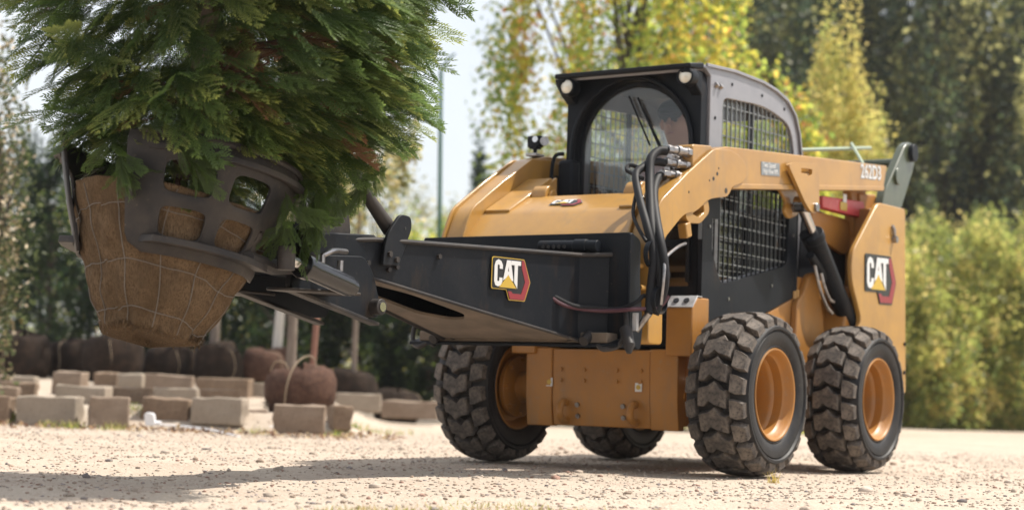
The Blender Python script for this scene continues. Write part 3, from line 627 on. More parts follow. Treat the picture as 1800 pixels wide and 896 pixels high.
# hoses and fittings on the plate
BT().tube([(1.24, .34, .841), (1.18, .39, .80), (1.06, .467, .784), (1.02, .568, .784), (1.0, .664, .793), (.9, .735, .807), (.86, .767, .864)], .010, 8).out('hydraulic_hose', mat('maroon_hose', (.06, .015, .025), .5), TG)
BT().tube([(1.22, .35, .842), (1.14, .42, .800), (1.05, .48, .797), (1.0, .585, .795), (.97, .66, .83), (.93, .68, .86), (.90, .72, .80)], .010, 8).out('hydraulic_hose', HOSE, TG)
BT().box((.97, .655, .735), (.02, .026, .085)).out('coupler_tag', ZNC, TG, .003)
BT().cyl((.93, .64, .70), (.95, .72, .78), .016, n=12).out('fitting', STL, TG)
BT().loft([(1.0, .62, .70), (1.04, .665, .62), (1.05, .67, .585)], [.03, .028, .012], 12).out('guide_tongue', BLKD, TG)
M = frame((1.640-.95, .2837+.002, .805-.62), (-1.4, .274, .0), (0, 0, 1))
emblem(SIDE, M, .245, .185, VYEL)
# hub block at the tip
BT().prism(rp([(2.30, .90), (2.30, 1.03), (2.62, 1.01), (2.74, .96), (2.74, .82), (2.44, .83)], .02), -.135, .135).out('hub_block', BLK, TG, .006)
BT().prism(rp([(2.40, 1.0), (2.42, 1.14), (2.56, 1.16), (2.60, 1.0)], .02), -.08, .08).out('rotator_base', BLKD, TG, .01)
BT().cyl((2.50, 0, 1.12), (2.50, 0, 1.22), .075, n=28).cyl((2.50, 0, 1.22), (2.50, 0, 1.25), .05, n=20).out('rotator_motor', STL, TG, .006)
BT().box((2.80, 0, .93), (.16, .34, .20)).out('clamp_head', BLK, TG, .015)
for s in (1, -1): BT().loft([(2.20, s*.13, 1.06), (2.30, s*.10, 1.17), (2.42, s*.06, 1.33)], [.034, .028, .028], 14).out('push_rod', BLKD, TG)

# clamp arms: shells round the ball. Local frame of the held ball: origin O, axis leaning back to the machine
OB = Vector((3.40, 0, .85)); AX = Vector((-.150, .030, 1)).normalized(); E1 = Vector((1, 0, .150)).normalized(); E2 = AX.cross(E1); 
def ballp(x, y, z): return OB+E1*x+E2*y+AX*z
def brad(z): return np.interp(z, [-.33, -.31, -.20, -.06, .12, .33, .40], [.10, .172, .232, .295, .362, .425, .415])
def shell(name, phis, zs, holes, mt, parent, sgn, grow=.022, thick=.012):
    """curved plate (phi, z) with rounded windows; phi from the machine side"""
    def mp(phi, z, o=0):
        if phi > 146 and z < .012: phi = 146+(phi-146)*math.sqrt(max(0, 1-((.012-z)/.064)**2))
        rr = brad(z)+grow+o; t = R(phi)
        return ballp(-rr*math.cos(t), sgn*rr*math.sin(t), z)
    bm = bmesh.new()
    def patch(A, C):                   # quads between two loops of equal length
        n = len(A); va = [bm.verts.new(mp(*q)) for q in A]; vc = [bm.verts.new(mp(*q)) for q in C]
        for i in range(n): bm.faces.new((va[i], va[(i+1) % n], vc[(i+1) % n], vc[i]))
    for i in range(len(phis)-1):
        for j in range(len(zs)-1):
            p0, p1, z0, z1 = phis[i], phis[i+1], zs[j], zs[j+1]; N = 8
            per = [(p0+(p1-p0)*k/N, z0) for k in range(N)]+[(p1, z0+(z1-z0)*k/N) for k in range(N)]+[(p1-(p1-p0)*k/N, z1) for k in range(N)]+[(p0, z1-(z1-z0)*k/N) for k in range(N)]
            if (i, j) in holes:
                mx, my = holes[(i, j)]
                inn = []
                cp, cz, hw, hh = (p0+p1)/2, (z0+z1)/2, (p1-p0)/2*mx, (z1-z0)/2*my
                for q in per:          # superellipse window
                    u, v = (q[0]-cp)/((p1-p0)/2), (q[1]-cz)/((z1-z0)/2)
                    k = (abs(u)**5+abs(v)**5)**(-.2); inn.append((cp+u*k*hw, cz+v*k*hh))
                patch(per, inn)
            else:
                g = [[bm.verts.new(mp(p0+(p1-p0)*a/4, z0+(z1-z0)*c/2)) for c in range(3)] for a in range(5)]
                for a in range(4):
                    for c in range(2): bm.faces.new((g[a][c], g[a+1][c], g[a+1][c+1], g[a][c+1]))
    bmesh.ops.remove_doubles(bm, verts=bm.verts[:], dist=.0015)
    bmesh.ops.recalc_face_normals(bm, faces=bm.faces[:])
    for v in bm.verts: v.co -= Vector((.95, 0, .62))
    me = bpy.data.meshes.new(name); bm.to_mesh(me); bm.free(); me.polygons.foreach_set('use_smooth', [True]*len(me.polygons)); me.set_sharp_from_angle(angle=R(40)); me.materials.append(mt)
    o = bpy.data.objects.new(name, me); link(o, parent)
    m = o.modifiers.new('thick', 'SOLIDIFY'); m.thickness = thick; m.offset = 0
    b = o.modifiers.new('bevel', 'BEVEL'); b.width = .003; b.segments = 1; b.limit_method = 'ANGLE'
    return o
for s in (1, -1):
    phis = [38, 60, 84, 110, 142, 152 if s > 0 else 158]; phis = phis if s > 0 else [38, 60, 84, 110, 142, 156]
    zs = [-.050, .012, .120, .165, .280, .365]
    ph = [46, 78, 83, 108, 116, 142, 161] if s > 0 else [46, 78, 83, 108, 116, 138, 150]
    ca = shell('clamp_arm', ph, zs, {(4, 3): (.97, .98), (2, 3): (.97, .98), (4, 1): (.97, .98), (2, 1): (.97, .98), (0, 1): (.6, .9)}, BLKD, TG, s)
    def rib(z, p0, p1, w, h, grow, name, mt):
        bt = BT(); path = []
        n = 18; rings = []
        for k in range(n+1):
            t = R(p0+(p1-p0)*k/n); rr = brad(z)+grow
            fl = min(1, k/2.0)
            c = []
            for dr, dz in ((0, -h), (w*fl, -h), (w*fl, h), (0, h)): c.append(bt.bm.verts.new(ballp(-(rr+dr)*math.cos(t), s*(rr+dr)*math.sin(t), z+dz)))
            rings.append(c)
        for a, b in zip(rings, rings[1:]):
            for k in range(4): bt.bm.faces.new((a[k], a[(k+1) % 4], b[(k+1) % 4], b[k]))
        bt.bm.faces.new(rings[0]); bt.bm.faces.new(rings[-1][::-1])
        return bt.out(name, mt, ca, .003)
    rib(-.006, 152 if s > 0 else 144, 62, .055, .013, .026, 'arm_rib', BLKD)
    rib(.315, 150 if s > 0 else 142, 48, .03, .012, .026, 'arm_rib', BLKD)
    # curved top rail over the arm
    pts = []
    for k in range(12):
        t = R((155 if s > 0 else 146)-k*9.5); rr = brad(.39)+.03; pts.append(ballp(-rr*math.cos(t), s*rr*math.sin(t), .37))
    BT().tube(pts, .014, 8, 3).out('top_rail', BLKD, ca)
    # hinge strap from the arm to the clamp head
    h0 = ballp(-.26, s*.30, .02); h1 = Vector((2.80, s*.19, .86))
    BT().loft([ballp(-.05, s*.37, .01), h0, h1], [.024, .030, .036], 10).out('hinge_strap', BLKD, ca)
    BT().cyl((2.82, s*.20, .80), (2.82, s*.20, 1.0), .042, n=20).out('hinge_pin', BLKD, TG, .004)
    # clamp cylinder
    c0 = Vector((3.18, s*.405, .852)); c1 = Vector((2.735, s*.340, .782)); d = (c1-c0).normalized()
    cy = BT().cyl(c0+d*.13, c1, .043, n=24).cyl(c0+d*.11, c0+d*.15, .050, n=24).cyl(c1-d*.02, c1+d*.04, .036, n=18).out('clamp_cylinder', mat('satin_black', (.008, .008, .010), .20, spec=.5), TG, .003)
    BT().cyl(c0, c0+d*.14, .022, n=18).out('piston_rod', CHR, cy); BT().cyl(c0+Vector((0, 0, -.045)), c0+Vector((0, 0, .045)), .034, n=16).out('rod_eye', BLKD, cy, .003)
    BT().cyl(c1-d*.06+Vector((0, 0, .03)), c1-d*.06+Vector((0, 0, .085)), .013, n=8).cyl(c1-d*.20+Vector((0, 0, .03)), c1-d*.20+Vector((0, 0, .075)), .013, n=8).tube([c1-d*.20+Vector((0, 0, .07)), c1-d*.14+Vector((-.02, 0, .105)), c1+Vector((-.06, -s*.06, .14))], .011, 8).out('fitting', STL, cy)
    BT().prism(rp([(2.62, s*.12), (2.62, s*.33), (2.74, s*.36), (2.98, s*.20), (2.98, s*.12)], .03), .748, .760, 'z').out('cylinder_bracket', BLKD, TG, .004)

# ------------------------------------------------------------------ conifer held in the grabber
CF = empty('conifer_tree', tuple(ballp(0, 0, -.32))); tag(CF, 'green conifer with burlap wrapped root ball lifted in the grabber', 'conifer')
CO = np.array(ballp(0, 0, -.32))
na, nz = 144, 56
def wob_(t, z): return .010*math.sin(3*t+z*5)+.006*math.sin(7*t+z*11+1)+.004*math.sin(17*t-z*23)+.011*abs(math.sin(math.pi*(z+.26)/.17))+.004*abs(math.sin(6*(t-.2-.1*(z+.3))))+.003*math.sin(31*t+z*40)-.007
zz = np.concatenate([[-.325], np.linspace(-.32, .19, nz-2), [.21]])
V = []
for j, z in enumerate(zz):
    for k in range(na):
        t = 2*math.pi*k/na; rr = brad(z)
        wob = wob_(t, z)
        if j == 0: rr = .0005; wob = 0
        if j == nz-1: rr = .03
        V.append(ballp((rr+wob)*math.cos(t), (rr+wob)*math.sin(t), z+.012*math.sin(2*t+1)-(.018 if j == 0 else 0)))
V = np.array(V)-CO; I = np.arange(na*nz).reshape(nz, na)
F = np.stack([I[:-1], np.roll(I[:-1], -1, 1), np.roll(I[1:], -1, 1), I[1:]], -1).reshape(-1, 4)
ball = npmesh('root_ball', V, F, BURL, CF, smooth=True)
tag(ball, 'brown burlap root ball bound with thin wire')
def wire_pts(f, n=40):
    return [Vector(ballp((brad(z)+wob_(t, z)+.0025)*math.cos(t), (brad(z)+wob_(t, z)+.0025)*math.sin(t), z+.012*math.sin(2*t+1)))-Vector(CO) for t, z in (f(k/n) for k in range(n+1))]
for z, a in ((-.26, .015), (-.10, .012), (.09, .012)):
    B().loft(wire_pts(lambda u: (2*math.pi*u, z+a*math.sin(u*14)+.006*math.sin(u*37)), 110), .0019, 6).out('wire', WIRE, ball)
for k in range(12):
    t0 = k*math.pi/6+.2
    B().loft(wire_pts(lambda u: (t0+.07*math.sin(u*5+k)+(.10*u), -.315+u*.49), 30), .0019, 6).out('wire', WIRE, ball)
# loose fibres hanging from the lower edge
n = 900; t = RNG.random(n)*2*math.pi; z = -.31+.03*RNG.random(n); rr = .172+.012*RNG.random(n)
Q = np.array([ballp(r_*math.cos(a), r_*math.sin(a), b) for r_, a, b in zip(rr, t, z)])-CO
d = RNG.normal(0, .012, (n, 3))+np.array([0, 0, -.015]); w = RNG.normal(0, .0016, (n, 3))
V = np.stack([Q-w, Q+w, Q+d], 1).reshape(-1, 3); tag(npmesh('root_fibre', V, np.arange(3*n).reshape(-1, 3), BURL, ball), kind='stuff')
# trunk
tk = [Vector(ballp(0, 0, .3))-Vector(CO), Vector(ballp(.01, .01, .9))-Vector(CO), Vector(ballp(-.01, .03, 1.7))-Vector(CO), Vector(ballp(0, .05, 3.0))-Vector(CO)]
B().tube([tuple(p) for p in tk], [.0]*0 or .035, 12).out('trunk', BARK, CF)

def spray_proto(seed, nb=13):
    """flat drooping fan spray along +x in the xy plane, unit length; returns tri verts (m,3,3) and a 0..1 tip value"""
    rg = np.random.default_rng(seed); T = []; W_ = []
    def tri(a, b, c, w): T.append((a, b, c)); W_.append(w)
    def blade(p, d, ln, wd, w):       # slim pointed leaf blade, slightly keeled
        d = d/np.linalg.norm(d); nrm = np.array([-d[1], d[0], 0])*wd; m = p+d*ln*.4
        tri(p, m-nrm+[0, 0, -.005], p+d*ln, w); tri(p, p+d*ln, m+nrm+[0, 0, -.005], w)
    bend = rg.normal(0, .12); sk = rg.uniform(.75, 1.2)
    ax = lambda s: np.array([s, bend*s*s, -.22*s*s])
    for k in range(nb):
        s = .08+.88*k/nb; p = ax(s); side = 1 if k % 2 else -1
        ln = (.40*math.sin(math.pi*min(1, (s*.78+.20)))+.05)*rg.uniform(.75, 1.2)*(1.05-s*.45)*sk
        an = side*rg.uniform(.50, .70); c2 = -side*.35      # branchlets curve forward
        m = max(3, int(ln/.040)); q = p.copy(); st = ln/m
        for j in range(m):
            a1 = an+c2*j/m; d = np.array([math.cos(a1), math.sin(a1), -.10-.10*j/m]); nrm = np.array([-d[1], d[0], 0])*.0085*(1-.6*j/m); e = q+d*st
            tri(q-nrm, e, q+nrm, s)
            sd = 1 if j % 2 else -1
            for sd in (1, -1):
                a2 = a1+sd*.62; blade(q+d*st*.3, np.array([math.cos(a2), math.sin(a2), rg.normal(0, .08)]), .088*(1.1-.5*j/m)*rg.uniform(.75, 1.2), .0125, min(1, .4*s+.6*j/m))
            q = e
        blade(q, d, .075, .012, 1.)
    n2 = np.array([0, .008, 0]); tri(ax(0)-n2, ax(0)+n2, ax(.5), 0); tri(ax(.5)-n2*.7, ax(.5)+n2*.7, ax(1.0), .5)
    for sd in (0, .5, -.5): blade(ax(.94), np.array([math.cos(sd), math.sin(sd), -.35]), .10, .013, 1.)
    return np.array([[np.asarray(v, float) for v in t_] for t_ in T]), np.array(W_)
PRO = [spray_proto(s) for s in range(1, 7)]
def crown_r(h):                        # conifer radius against height above the ball top
    return np.interp(h, [-.06, .0, .10, .20, .42, .70, 1.1, 1.6, 2.3, 3.0, 3.2], [.28, .30, .37, .53, .70, .77, .77, .72, .50, .16, .04])
def conifer(nspr, hmax, seed):
    rg = np.random.default_rng(seed); Vs = []; Cs = []
    u = rg.random(nspr*3); h = .02+hmax*u; keep = rg.random(nspr*3) < (crown_r(h)/.77)*np.where(h > 1.25, .40, 1); h = h[keep][:nspr]; n = len(h)
    ph = rg.random(n)*2*math.pi; fr = 1-.66*rg.random(n)**1.7
    lump = 1+.12*np.sin(3*ph+h*6)+.10*np.sin(5*ph-h*9+1)+rg.normal(0, .05, n)
    rr = crown_r(h)*fr*lump
    e1, e2, ax, o = np.array(E1), np.array(E2), np.array(AX), np.array(ballp(0, 0, .23))-CO
    sw = sstep(0, .5, h)
    out = np.cos(ph)[:, None]*e1+np.sin(ph)[:, None]*e2
    pos = o+out*(rr*.80)[:, None]+sw[:, None]*np.array([-.05, .115, 0])+ax*h[:, None]
    sidev = np.cross(out, [0, 0, 1]); sidev /= np.linalg.norm(sidev, axis=1)[:, None]
    drift = np.array([rh[0], rh[1], 0])*.9+np.array([-fh[0], -fh[1], 0])*.35
    al = np.clip(1+out@drift, 0, 2)
    drp = rg.normal(-.36, .22, n)
    d = out*rg.uniform(.35, .9, n)[:, None]+np.array([0, 0, 1])*drp[:, None]+sidev*rg.normal(0, .30, n)[:, None]+drift*(al*rg.uniform(.25, .75, n))[:, None]; d /= np.linalg.norm(d, axis=1)[:, None]
    nz_ = np.array([0, 0, .55])+out*rg.uniform(.6, 1.5, n)[:, None]+rg.normal(0, .30, (n, 3))
    yv = np.cross(nz_, d); yv /= np.linalg.norm(yv, axis=1)[:, None]; zv = np.cross(d, yv)
    L = rg.uniform(.17, .31, n)*np.where(h < .2, .55, 1)*np.where(fr < .7, .8, 1)
    tone = rg.random(n)
    for k in range(n):
        T, w = PRO[k % 6]; q = T.reshape(-1, 3)*L[k]
        Vs.append(pos[k]+q[:, :1]*d[k]+q[:, 1:2]*yv[k]+q[:, 2:3]*zv[k])
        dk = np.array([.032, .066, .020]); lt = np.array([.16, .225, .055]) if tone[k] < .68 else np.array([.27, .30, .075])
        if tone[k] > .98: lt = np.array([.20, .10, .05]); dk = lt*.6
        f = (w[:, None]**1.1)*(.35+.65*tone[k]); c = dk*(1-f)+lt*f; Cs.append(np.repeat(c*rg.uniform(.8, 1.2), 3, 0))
    V = np.concatenate(Vs); C = np.concatenate(Cs); return V, C
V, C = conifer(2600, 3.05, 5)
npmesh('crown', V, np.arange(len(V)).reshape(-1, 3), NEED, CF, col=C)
# woody branches inside the crown
bt = B(); o = Vector(ballp(0, 0, .23))-Vector(CO)
for k in range(70):
    h = random.uniform(.02, 2.2); a = random.uniform(0, 6.283); L = float(crown_r(h))*random.uniform(.6, .9)
    p0 = o+AX*h; d_ = E1*math.cos(a)+E2*math.sin(a)
    bt.loft([p0, p0+d_*L*.5+AX*.06+Vector((-.03, .08, 0)), p0+d_*L+AX*random.uniform(-.05, .15)+Vector((-.06, .16, 0))], [.012, .008, .003], 5)
tag(bt.out('branches', mat('twig', (.10, .055, .035), .9), CF), 'reddish brown twigs inside the crown')
# sprigs hanging over the clamp arm and hub
def sprig(name, pts, seed, n=13):
    rg = np.random.default_rng(seed); Vs = []; Cs = []
    P = [np.array(p)-CO for p in pts]
    for k in range(n):
        t = rg.random()*(len(P)-1); i = int(t); q = P[i]+(P[i+1]-P[i])*(t-i); ax_ = P[i+1]-P[i]; ax_ /= np.linalg.norm(ax_)
        d = ax_+rg.normal(0, .45, 3); d /= np.linalg.norm(d); y = np.cross(rg.normal(0, 1, 3), d); y /= np.linalg.norm(y); z = np.cross(d, y)
        T, w = PRO[k % 4]; L = rg.uniform(.10, .17); g = T.reshape(-1, 3)*L
        Vs.append(q+g[:, :1]*d+g[:, 1:2]*y+g[:, 2:3]*z); c = np.array([.05, .085, .016])*(.6+.9*w[:, None]); Cs.append(np.repeat(c, 3, 0))
    V = np.concatenate(Vs); o = npmesh(name, V, np.arange(len(V)).reshape(-1, 3), NEED, CF, col=np.concatenate(Cs)); return o
for sd_, (pa, pb, D) in enumerate((((500, 330), (500, 400), 6.45), ((520, 320), (555, 395), 6.6), ((600, 300), (545, 380), 6.7), ((560, 300), (530, 430), 6.62), ((300, 240), (345, 300), 6.1), ((190, 240), (215, 310), 6.15), ((345, 285), (360, 318), 6.3), ((660, 260), (620, 350), 6.8))):
    sprig('hanging_sprig', [px(*pa, D), px((pa[0]+pb[0])/2+8, (pa[1]+pb[1])/2, D), px(*pb, D)], 40+sd_)

# ------------------------------------------------------------------ driver
PE = empty('person', (-.64, 0, .89)); tag(PE, 'person in a pink shirt and dark cap sitting in the loader cab', 'person')
def skinned(name, verts, edges, rad, mt, parent, root=0):
    me = bpy.data.meshes.new(name); me.from_pydata([tuple(Vector(v)-Vector((-.85, 0, .89))) for v in verts], edges, []); o = bpy.data.objects.new(name, me); link(o, parent); me.materials.append(mt)
    m = o.modifiers.new('skin', 'SKIN'); m.use_smooth_shade = True
    for i, r_ in enumerate(rad):
        q = me.skin_vertices[0].data[i]; q.radius = (r_, r_) if not isinstance(r_, tuple) else r_; q.use_root = (i == root)
    s_ = o.modifiers.new('sub', 'SUBSURF'); s_.levels = 1; s_.render_levels = 2; return o
bodyV = [(-.86, 0, 1.33), (-.87, 0, 1.55), (-.86, 0, 1.72), (-.84, 0, 1.80), (-.83, 0, 1.86), (-.81, 0, 1.95), (-.81, 0, 2.02)]
bodyR = [(.15, .11), (.16, .11), (.12, .09), .055, .075, .095, .07]
bodyE = [(0, 1), (1, 2), (2, 3), (3, 4), (4, 5), (5, 6)]
def add(p, r_, to):
    bodyV.append(p); bodyR.append(r_); bodyE.append((to, len(bodyV)-1)); return len(bodyV)-1
for s in (1, -1):
    a = add((-.86, s*.18, 1.70), .062, 2); a = add((-.78, s*.26, 1.50), .048, a); a = add((-.52, s*.29, 1.46), .036, a); hnd = add((-.44, s*.29, 1.47), .034, a)
    for k, (dx, dy, dz) in enumerate(((.085, -.028, -.01), (.095, -.010, -.012), (.090, .010, -.014), (.075, .028, -.016))):
        f1 = add((-.44+dx*.5, s*.29+dy, 1.475), .010, hnd); add((-.44+dx, s*.29+dy*1.1, 1.455+dz), .008, f1)
    f1 = add((-.425, s*.29-s*.04, 1.46), .011, hnd); add((-.40, s*.29-s*.05, 1.45), .009, f1)
    a = add((-.78, s*.11, 1.33), .09, 0); a = add((-.40, s*.15, 1.36), .065, a); a = add((-.32, s*.15, 1.0), .05, a); a = add((-.33, s*.15, .93), .045, a); add((-.18, s*.15, .92), .04, a)
skinned('body', bodyV, bodyE, bodyR, SKIN, PE)
shV = [(-.865, 0, 1.32), (-.872, 0, 1.55), (-.862, 0, 1.72), (-.85, 0, 1.775)]; shR = [(.165, .125), (.175, .125), (.135, .105), .07]; shE = [(0, 1), (1, 2), (2, 3)]
for s in (1, -1):
    i = len(shV); shV += [(-.86, s*.18, 1.70), (-.79, s*.25, 1.53)]; shR += [.078, .068]; shE += [(2, i), (i, i+1)]
skinned('shirt', shV, shE, shR, SHIRT, PE)
trV = [(-.86, 0, 1.32)]; trR = [(.16, .125)]; trE = []
for s in (1, -1):
    i = len(trV); trV += [(-.78, s*.11, 1.33), (-.40, s*.15, 1.36), (-.32, s*.15, 1.0)]; trR += [.102, .077, .062]; trE += [(0, i), (i, i+1), (i+1, i+2)]
skinned('trousers', trV, trE, trR, JEAN, PE)
cpv = [(-.82, 0, 2.00), (-.82, 0, 2.045), (-.72, 0, 2.005), (-.66, 0, 1.995)]
skinned('cap', cpv, [(0, 1), (0, 2), (2, 3)], [.10, .075, (.08, .02), (.06, .012)], CAP, PE)
for s in (1, -1):
    B().lathe([(.0001, -.012), (.009, -.008), (.012, 0), (.009, .008), (.0001, .012)], 10, (-.728+.85, s*.032, 1.955-.89), closed=False).out('eye', VBLK, PE)
    B().loft([(-.81+.85, s*.092, 1.98-.89), (-.82+.85, s*.104, 1.95-.89), (-.815+.85, s*.094, 1.92-.89)], [.010, .016, .010], 8).out('ear', SKIN, PE)
B().loft([(-.722+.85, 0, 1.965-.89), (-.692+.85, 0, 1.925-.89), (-.72+.85, 0, 1.915-.89)], [.009, .017, .010], 8).out('nose', SKIN, PE)
B().loft([(-.728+.85, -.025, 1.885-.89), (-.718+.85, 0, 1.884-.89), (-.728+.85, .025, 1.885-.89)], [.004, .007, .004], 6).out('mouth', mat('lips', (.40, .17, .14), .5), PE)

# small camera clamped on the right arm
AC = empty('action_camera', (.02, -.56, 1.702)); tag(AC, 'small black action camera clamped on top of the far loader arm', 'camera')
B().box((0, 0, .008), (.09, .07, .016)).out('clamp', ZNC, AC, .003); B().cyl((0, 0, .016), (0, 0, .045), .012, n=10).box((0, 0, .05), (.05, .05, .014)).out('mount', BLK, AC, .003)
b_ = B().box((0, 0, .085), (.045, .085, .065)).out('camera_body', BLK, AC, .008); B().cyl((.022, .018, .095), (.034, .018, .095), .018, n=18).out('lens', CHR, AC); B().cyl((-.01, .05, .085), (.01, .068, .085), .026, n=16).out('knob', STL, AC)

# ------------------------------------------------------------------ leafy plants
def leaf_cloud(pts, size, cols, rg, droop=0.0):
    """one folded leaf (2 tris) at every point"""
    n = len(pts); d = rg.normal(0, 1, (n, 3)); d[:, 2] -= droop; d /= np.linalg.norm(d, axis=1)[:, None]
    y = np.cross(d, rg.normal(0, 1, (n, 3))); y /= np.linalg.norm(y, axis=1)[:, None]; z = np.cross(d, y)
    s = (size*rg.uniform(.6, 1.35, n))[:, None]
    V = np.stack([pts, pts+d*s*.5+y*s*.30+z*s*.06, pts+d*s, pts+d*s*.5-y*s*.30+z*s*.06], 1).reshape(-1, 3)
    F = np.arange(4*n).reshape(-1, 4); F = np.concatenate([F[:, [0, 1, 2]], F[:, [0, 2, 3]]])
    return V, F, np.repeat(cols, 4, 0)
def clumps(n, nc, shape, rg, spread):
    """points gathered in clumps inside a unit shape (sampled by rejection with shape(h)->radius, h 0..1)"""
    h = rg.random(nc); a = rg.random(nc)*2*math.pi; rr = np.sqrt(rg.random(nc))*.35+.65*rg.random(nc)**.35
    rr = np.minimum(rr, 1)*shape(h); c = np.stack([rr*np.cos(a), rr*np.sin(a), h], 1)
    k = rg.integers(0, nc, n); sp = spread*(.5+rg.random(nc))[k][:, None]
    v = rg.normal(0, 1, (n, 3)); v /= np.linalg.norm(v, axis=1)[:, None]; v *= (rg.random(n)**.45)[:, None]
    return c[k]+v*sp, k, c
def palette(n, k, nc, cols, wts, rg, var=.25):
    cols = np.array(cols); base = cols[rg.choice(len(cols), nc, p=wts)]
    own = cols[rg.choice(len(cols), n, p=wts)]; m = (rg.random(n) < .55)[:, None]
    return np.where(m, base[k], own)*(1+rg.uniform(-var, var, n))[:, None]
_plant = {}
def tree(name, label, cat, loc, H, Rad, z0, nleaf, nc, size, cols, wts, seed, shape=None, trunk_r=.10, group=None, spread=.16, tmat=None, rot=0., lean=0., key=None, lb=None):
    """tapered trunk with limbs and a clumpy crown between z0 and H"""
    rg = np.random.default_rng(seed); e = empty(name, loc); e.rotation_euler = (0, lean, rot); tag(e, label, cat, group)
    if key and key in _plant:
        for nm, me, k in _plant[key]: link(bpy.data.objects.new(nm, me), e)
        return e
    shape = shape or (lambda h: np.interp(h, [0, .15, .45, .8, 1], [.45, .85, 1, .72, .15]))
    P, k, c = clumps(nleaf, nc, shape, rg, spread)
    P = P*np.array([Rad, Rad, H-z0])+np.array([0, 0, z0]); cw = c*np.array([Rad, Rad, H-z0])+np.array([0, 0, z0])
    fix = (P[:, 2] < .03); P[fix, 2] = .03+.1*rg.random(fix.sum())
    V, F, C = leaf_cloud(P, size, palette(nleaf, k, nc, cols, wts, rg), rg)
    cr = npmesh('crown', V, F, LEAF, e, col=C)
    b = B(); top = z0+(H-z0)*.8
    tp = [(0, 0, -.1), (.02*H*.3, .01*H, top*.35), (-.015*H, .015*H, top*.7), (0, 0, top)]
    b.tube(tp, trunk_r*.62, 10, 5)
    for i, v in enumerate(b.bm.verts): f = 1.55-1.35*min(1, max(0, v.co.z/top)); ax_ = Vector((0, 0, 0)); 
    for i in rg.choice(nc, min(nc, lb or 18), replace=False):
        q = Vector(cw[i]); zb = max(.15*H, min(q.z*.55, top*.8)); s_ = Vector((0, 0, zb)); m = (s_+q)*.5+Vector((0, 0, -.05*H*rg.random()))
        b.loft([s_, m, q], [trunk_r*.38, trunk_r*.24, trunk_r*.08], 6)
    tr = b.out('trunk', tmat or BARKD, e)
    if key: _plant[key] = [('crown', cr.data, 0), ('trunk', tr.data, 0)]
    return e
GOLD = [(.40, .37, .055), (.28, .34, .06), (.48, .38, .07), (.15, .22, .045), (.44, .22, .07)]
GOLDW = [.28, .30, .12, .26, .04]
DARK = [(.030, .048, .028), (.050, .070, .032), (.13, .14, .045), (.36, .35, .14)]; DARKW = [.38, .32, .18, .12]  # last DARK tone paints sunlit leaves into the crowns
HEDG = [(.22, .25, .06), (.34, .33, .09), (.13, .17, .05), (.48, .40, .14)]; HEDGW = [.36, .26, .24, .14]
CONI = [(.010, .022, .010), (.018, .036, .013), (.035, .060, .016), (.10, .14, .03)]; CONIW = [.42, .35, .17, .06]
PALE = [(.22, .22, .10), (.30, .27, .10), (.14, .17, .07), (.40, .34, .16)]; PALEW = [.3, .3, .25, .15]
def on(x, D, y=690):
    a, b = colx(x, D, y); return (a, b, float(gz(a, b)))

# the big autumn tree behind the cab, golden sapling, hedge on the right
tree('autumn_tree', 'large yellow autumn tree right behind the loader cab', 'tree', on(1085, 25), 10.5, 2.15, 1.2, 46000, 260, .105, GOLD, GOLDW, 21, trunk_r=.10, spread=.135, lb=26,
     shape=lambda h: np.interp(h, [0, .1, .3, .6, 1], [.55, .85, 1, .98, .5]))
tree('golden_sapling', 'slender golden leaved young tree right of the cab roof', 'tree', on(1462, 30), 6.35, 1.15, .5, 17000, 120, .085, [(.42, .37, .11), (.33, .32, .09), (.24, .27, .075), (.50, .42, .16)], [.4, .3, .18, .12], 22, trunk_r=.06, spread=.19,
     shape=lambda h: np.interp(h, [0, .2, .5, .75, 1], [.6, .95, 1, .74, .2]))
tree('golden_sapling', 'short golden leaved tree behind the rear link of the loader', 'tree', on(1540, 31), 5.2, .55, .5, 8000, 70, .085, [(.42, .37, .11), (.33, .32, .09), (.24, .27, .075), (.50, .42, .16)], [.4, .3, .18, .12], 23, trunk_r=.05, spread=.22)
tree('autumn_tree', 'yellow autumn tree seen through the cab side window', 'tree', on(1335, 24), 4.55, 1.3, .3, 15000, 110, .105, GOLD, GOLDW, 24, trunk_r=.06, spread=.19, lb=30)
HS = [(1580, 36, 3.75, 1.5, 'behind the loader rear wheel'), (1668, 37, 4.15, 1.6, 'second from the loader at the right'), (1752, 37.5, 4.25, 1.6, 'second from the right photo edge'), (1838, 38, 4.3, 1.7, 'cut by the right photo edge'),
      (1460, 40, 3.6, 1.7, 'seen under the lift arm'), (1330, 42, 3.5, 1.8, 'seen through the lower cab screen')]
HR = [(20, 22, 4.4, 2.6), (17, 25, 4.6, 2.6), (23, 29, 4.5, 2.6), (14, 21, 4.2, 2.2), (26, 24, 4.5, 2.6)]
for i, (x, D, h, r_, t) in enumerate(HS):
    tree('hedge_bush', 'broad yellow green hedge bush '+t, 'bush', on(x, D, 745), h, r_*1.35, .05, 21000, 190, .105, HEDG, HEDGW, 30+i, trunk_r=.05, group='bushes of the right hedge', spread=.14, shape=lambda h: np.interp(h, [0, .1, .5, .85, 1], [.85, .98, 1, .85, .4]))
for i, (D, L, h, r_) in enumerate(HR):     # the hedge turns the corner outside the frame (mirrored in the cab glass)
    x, y = gxy(D, L); tree('hedge_bush', 'broad yellow green hedge bush beyond the right photo edge, '+('in the middle of that side', 'second from its near end', 'deepest in the yard', 'at its near end', 'second from its far end')[i], 'bush', (x, y, float(gz(x, y))), h, r_, .05, 9000, 90, .14, HEDG, HEDGW, 38, trunk_r=.05, group='bushes of the right hedge beyond the frame', spread=.2, key='hr', rot=i)
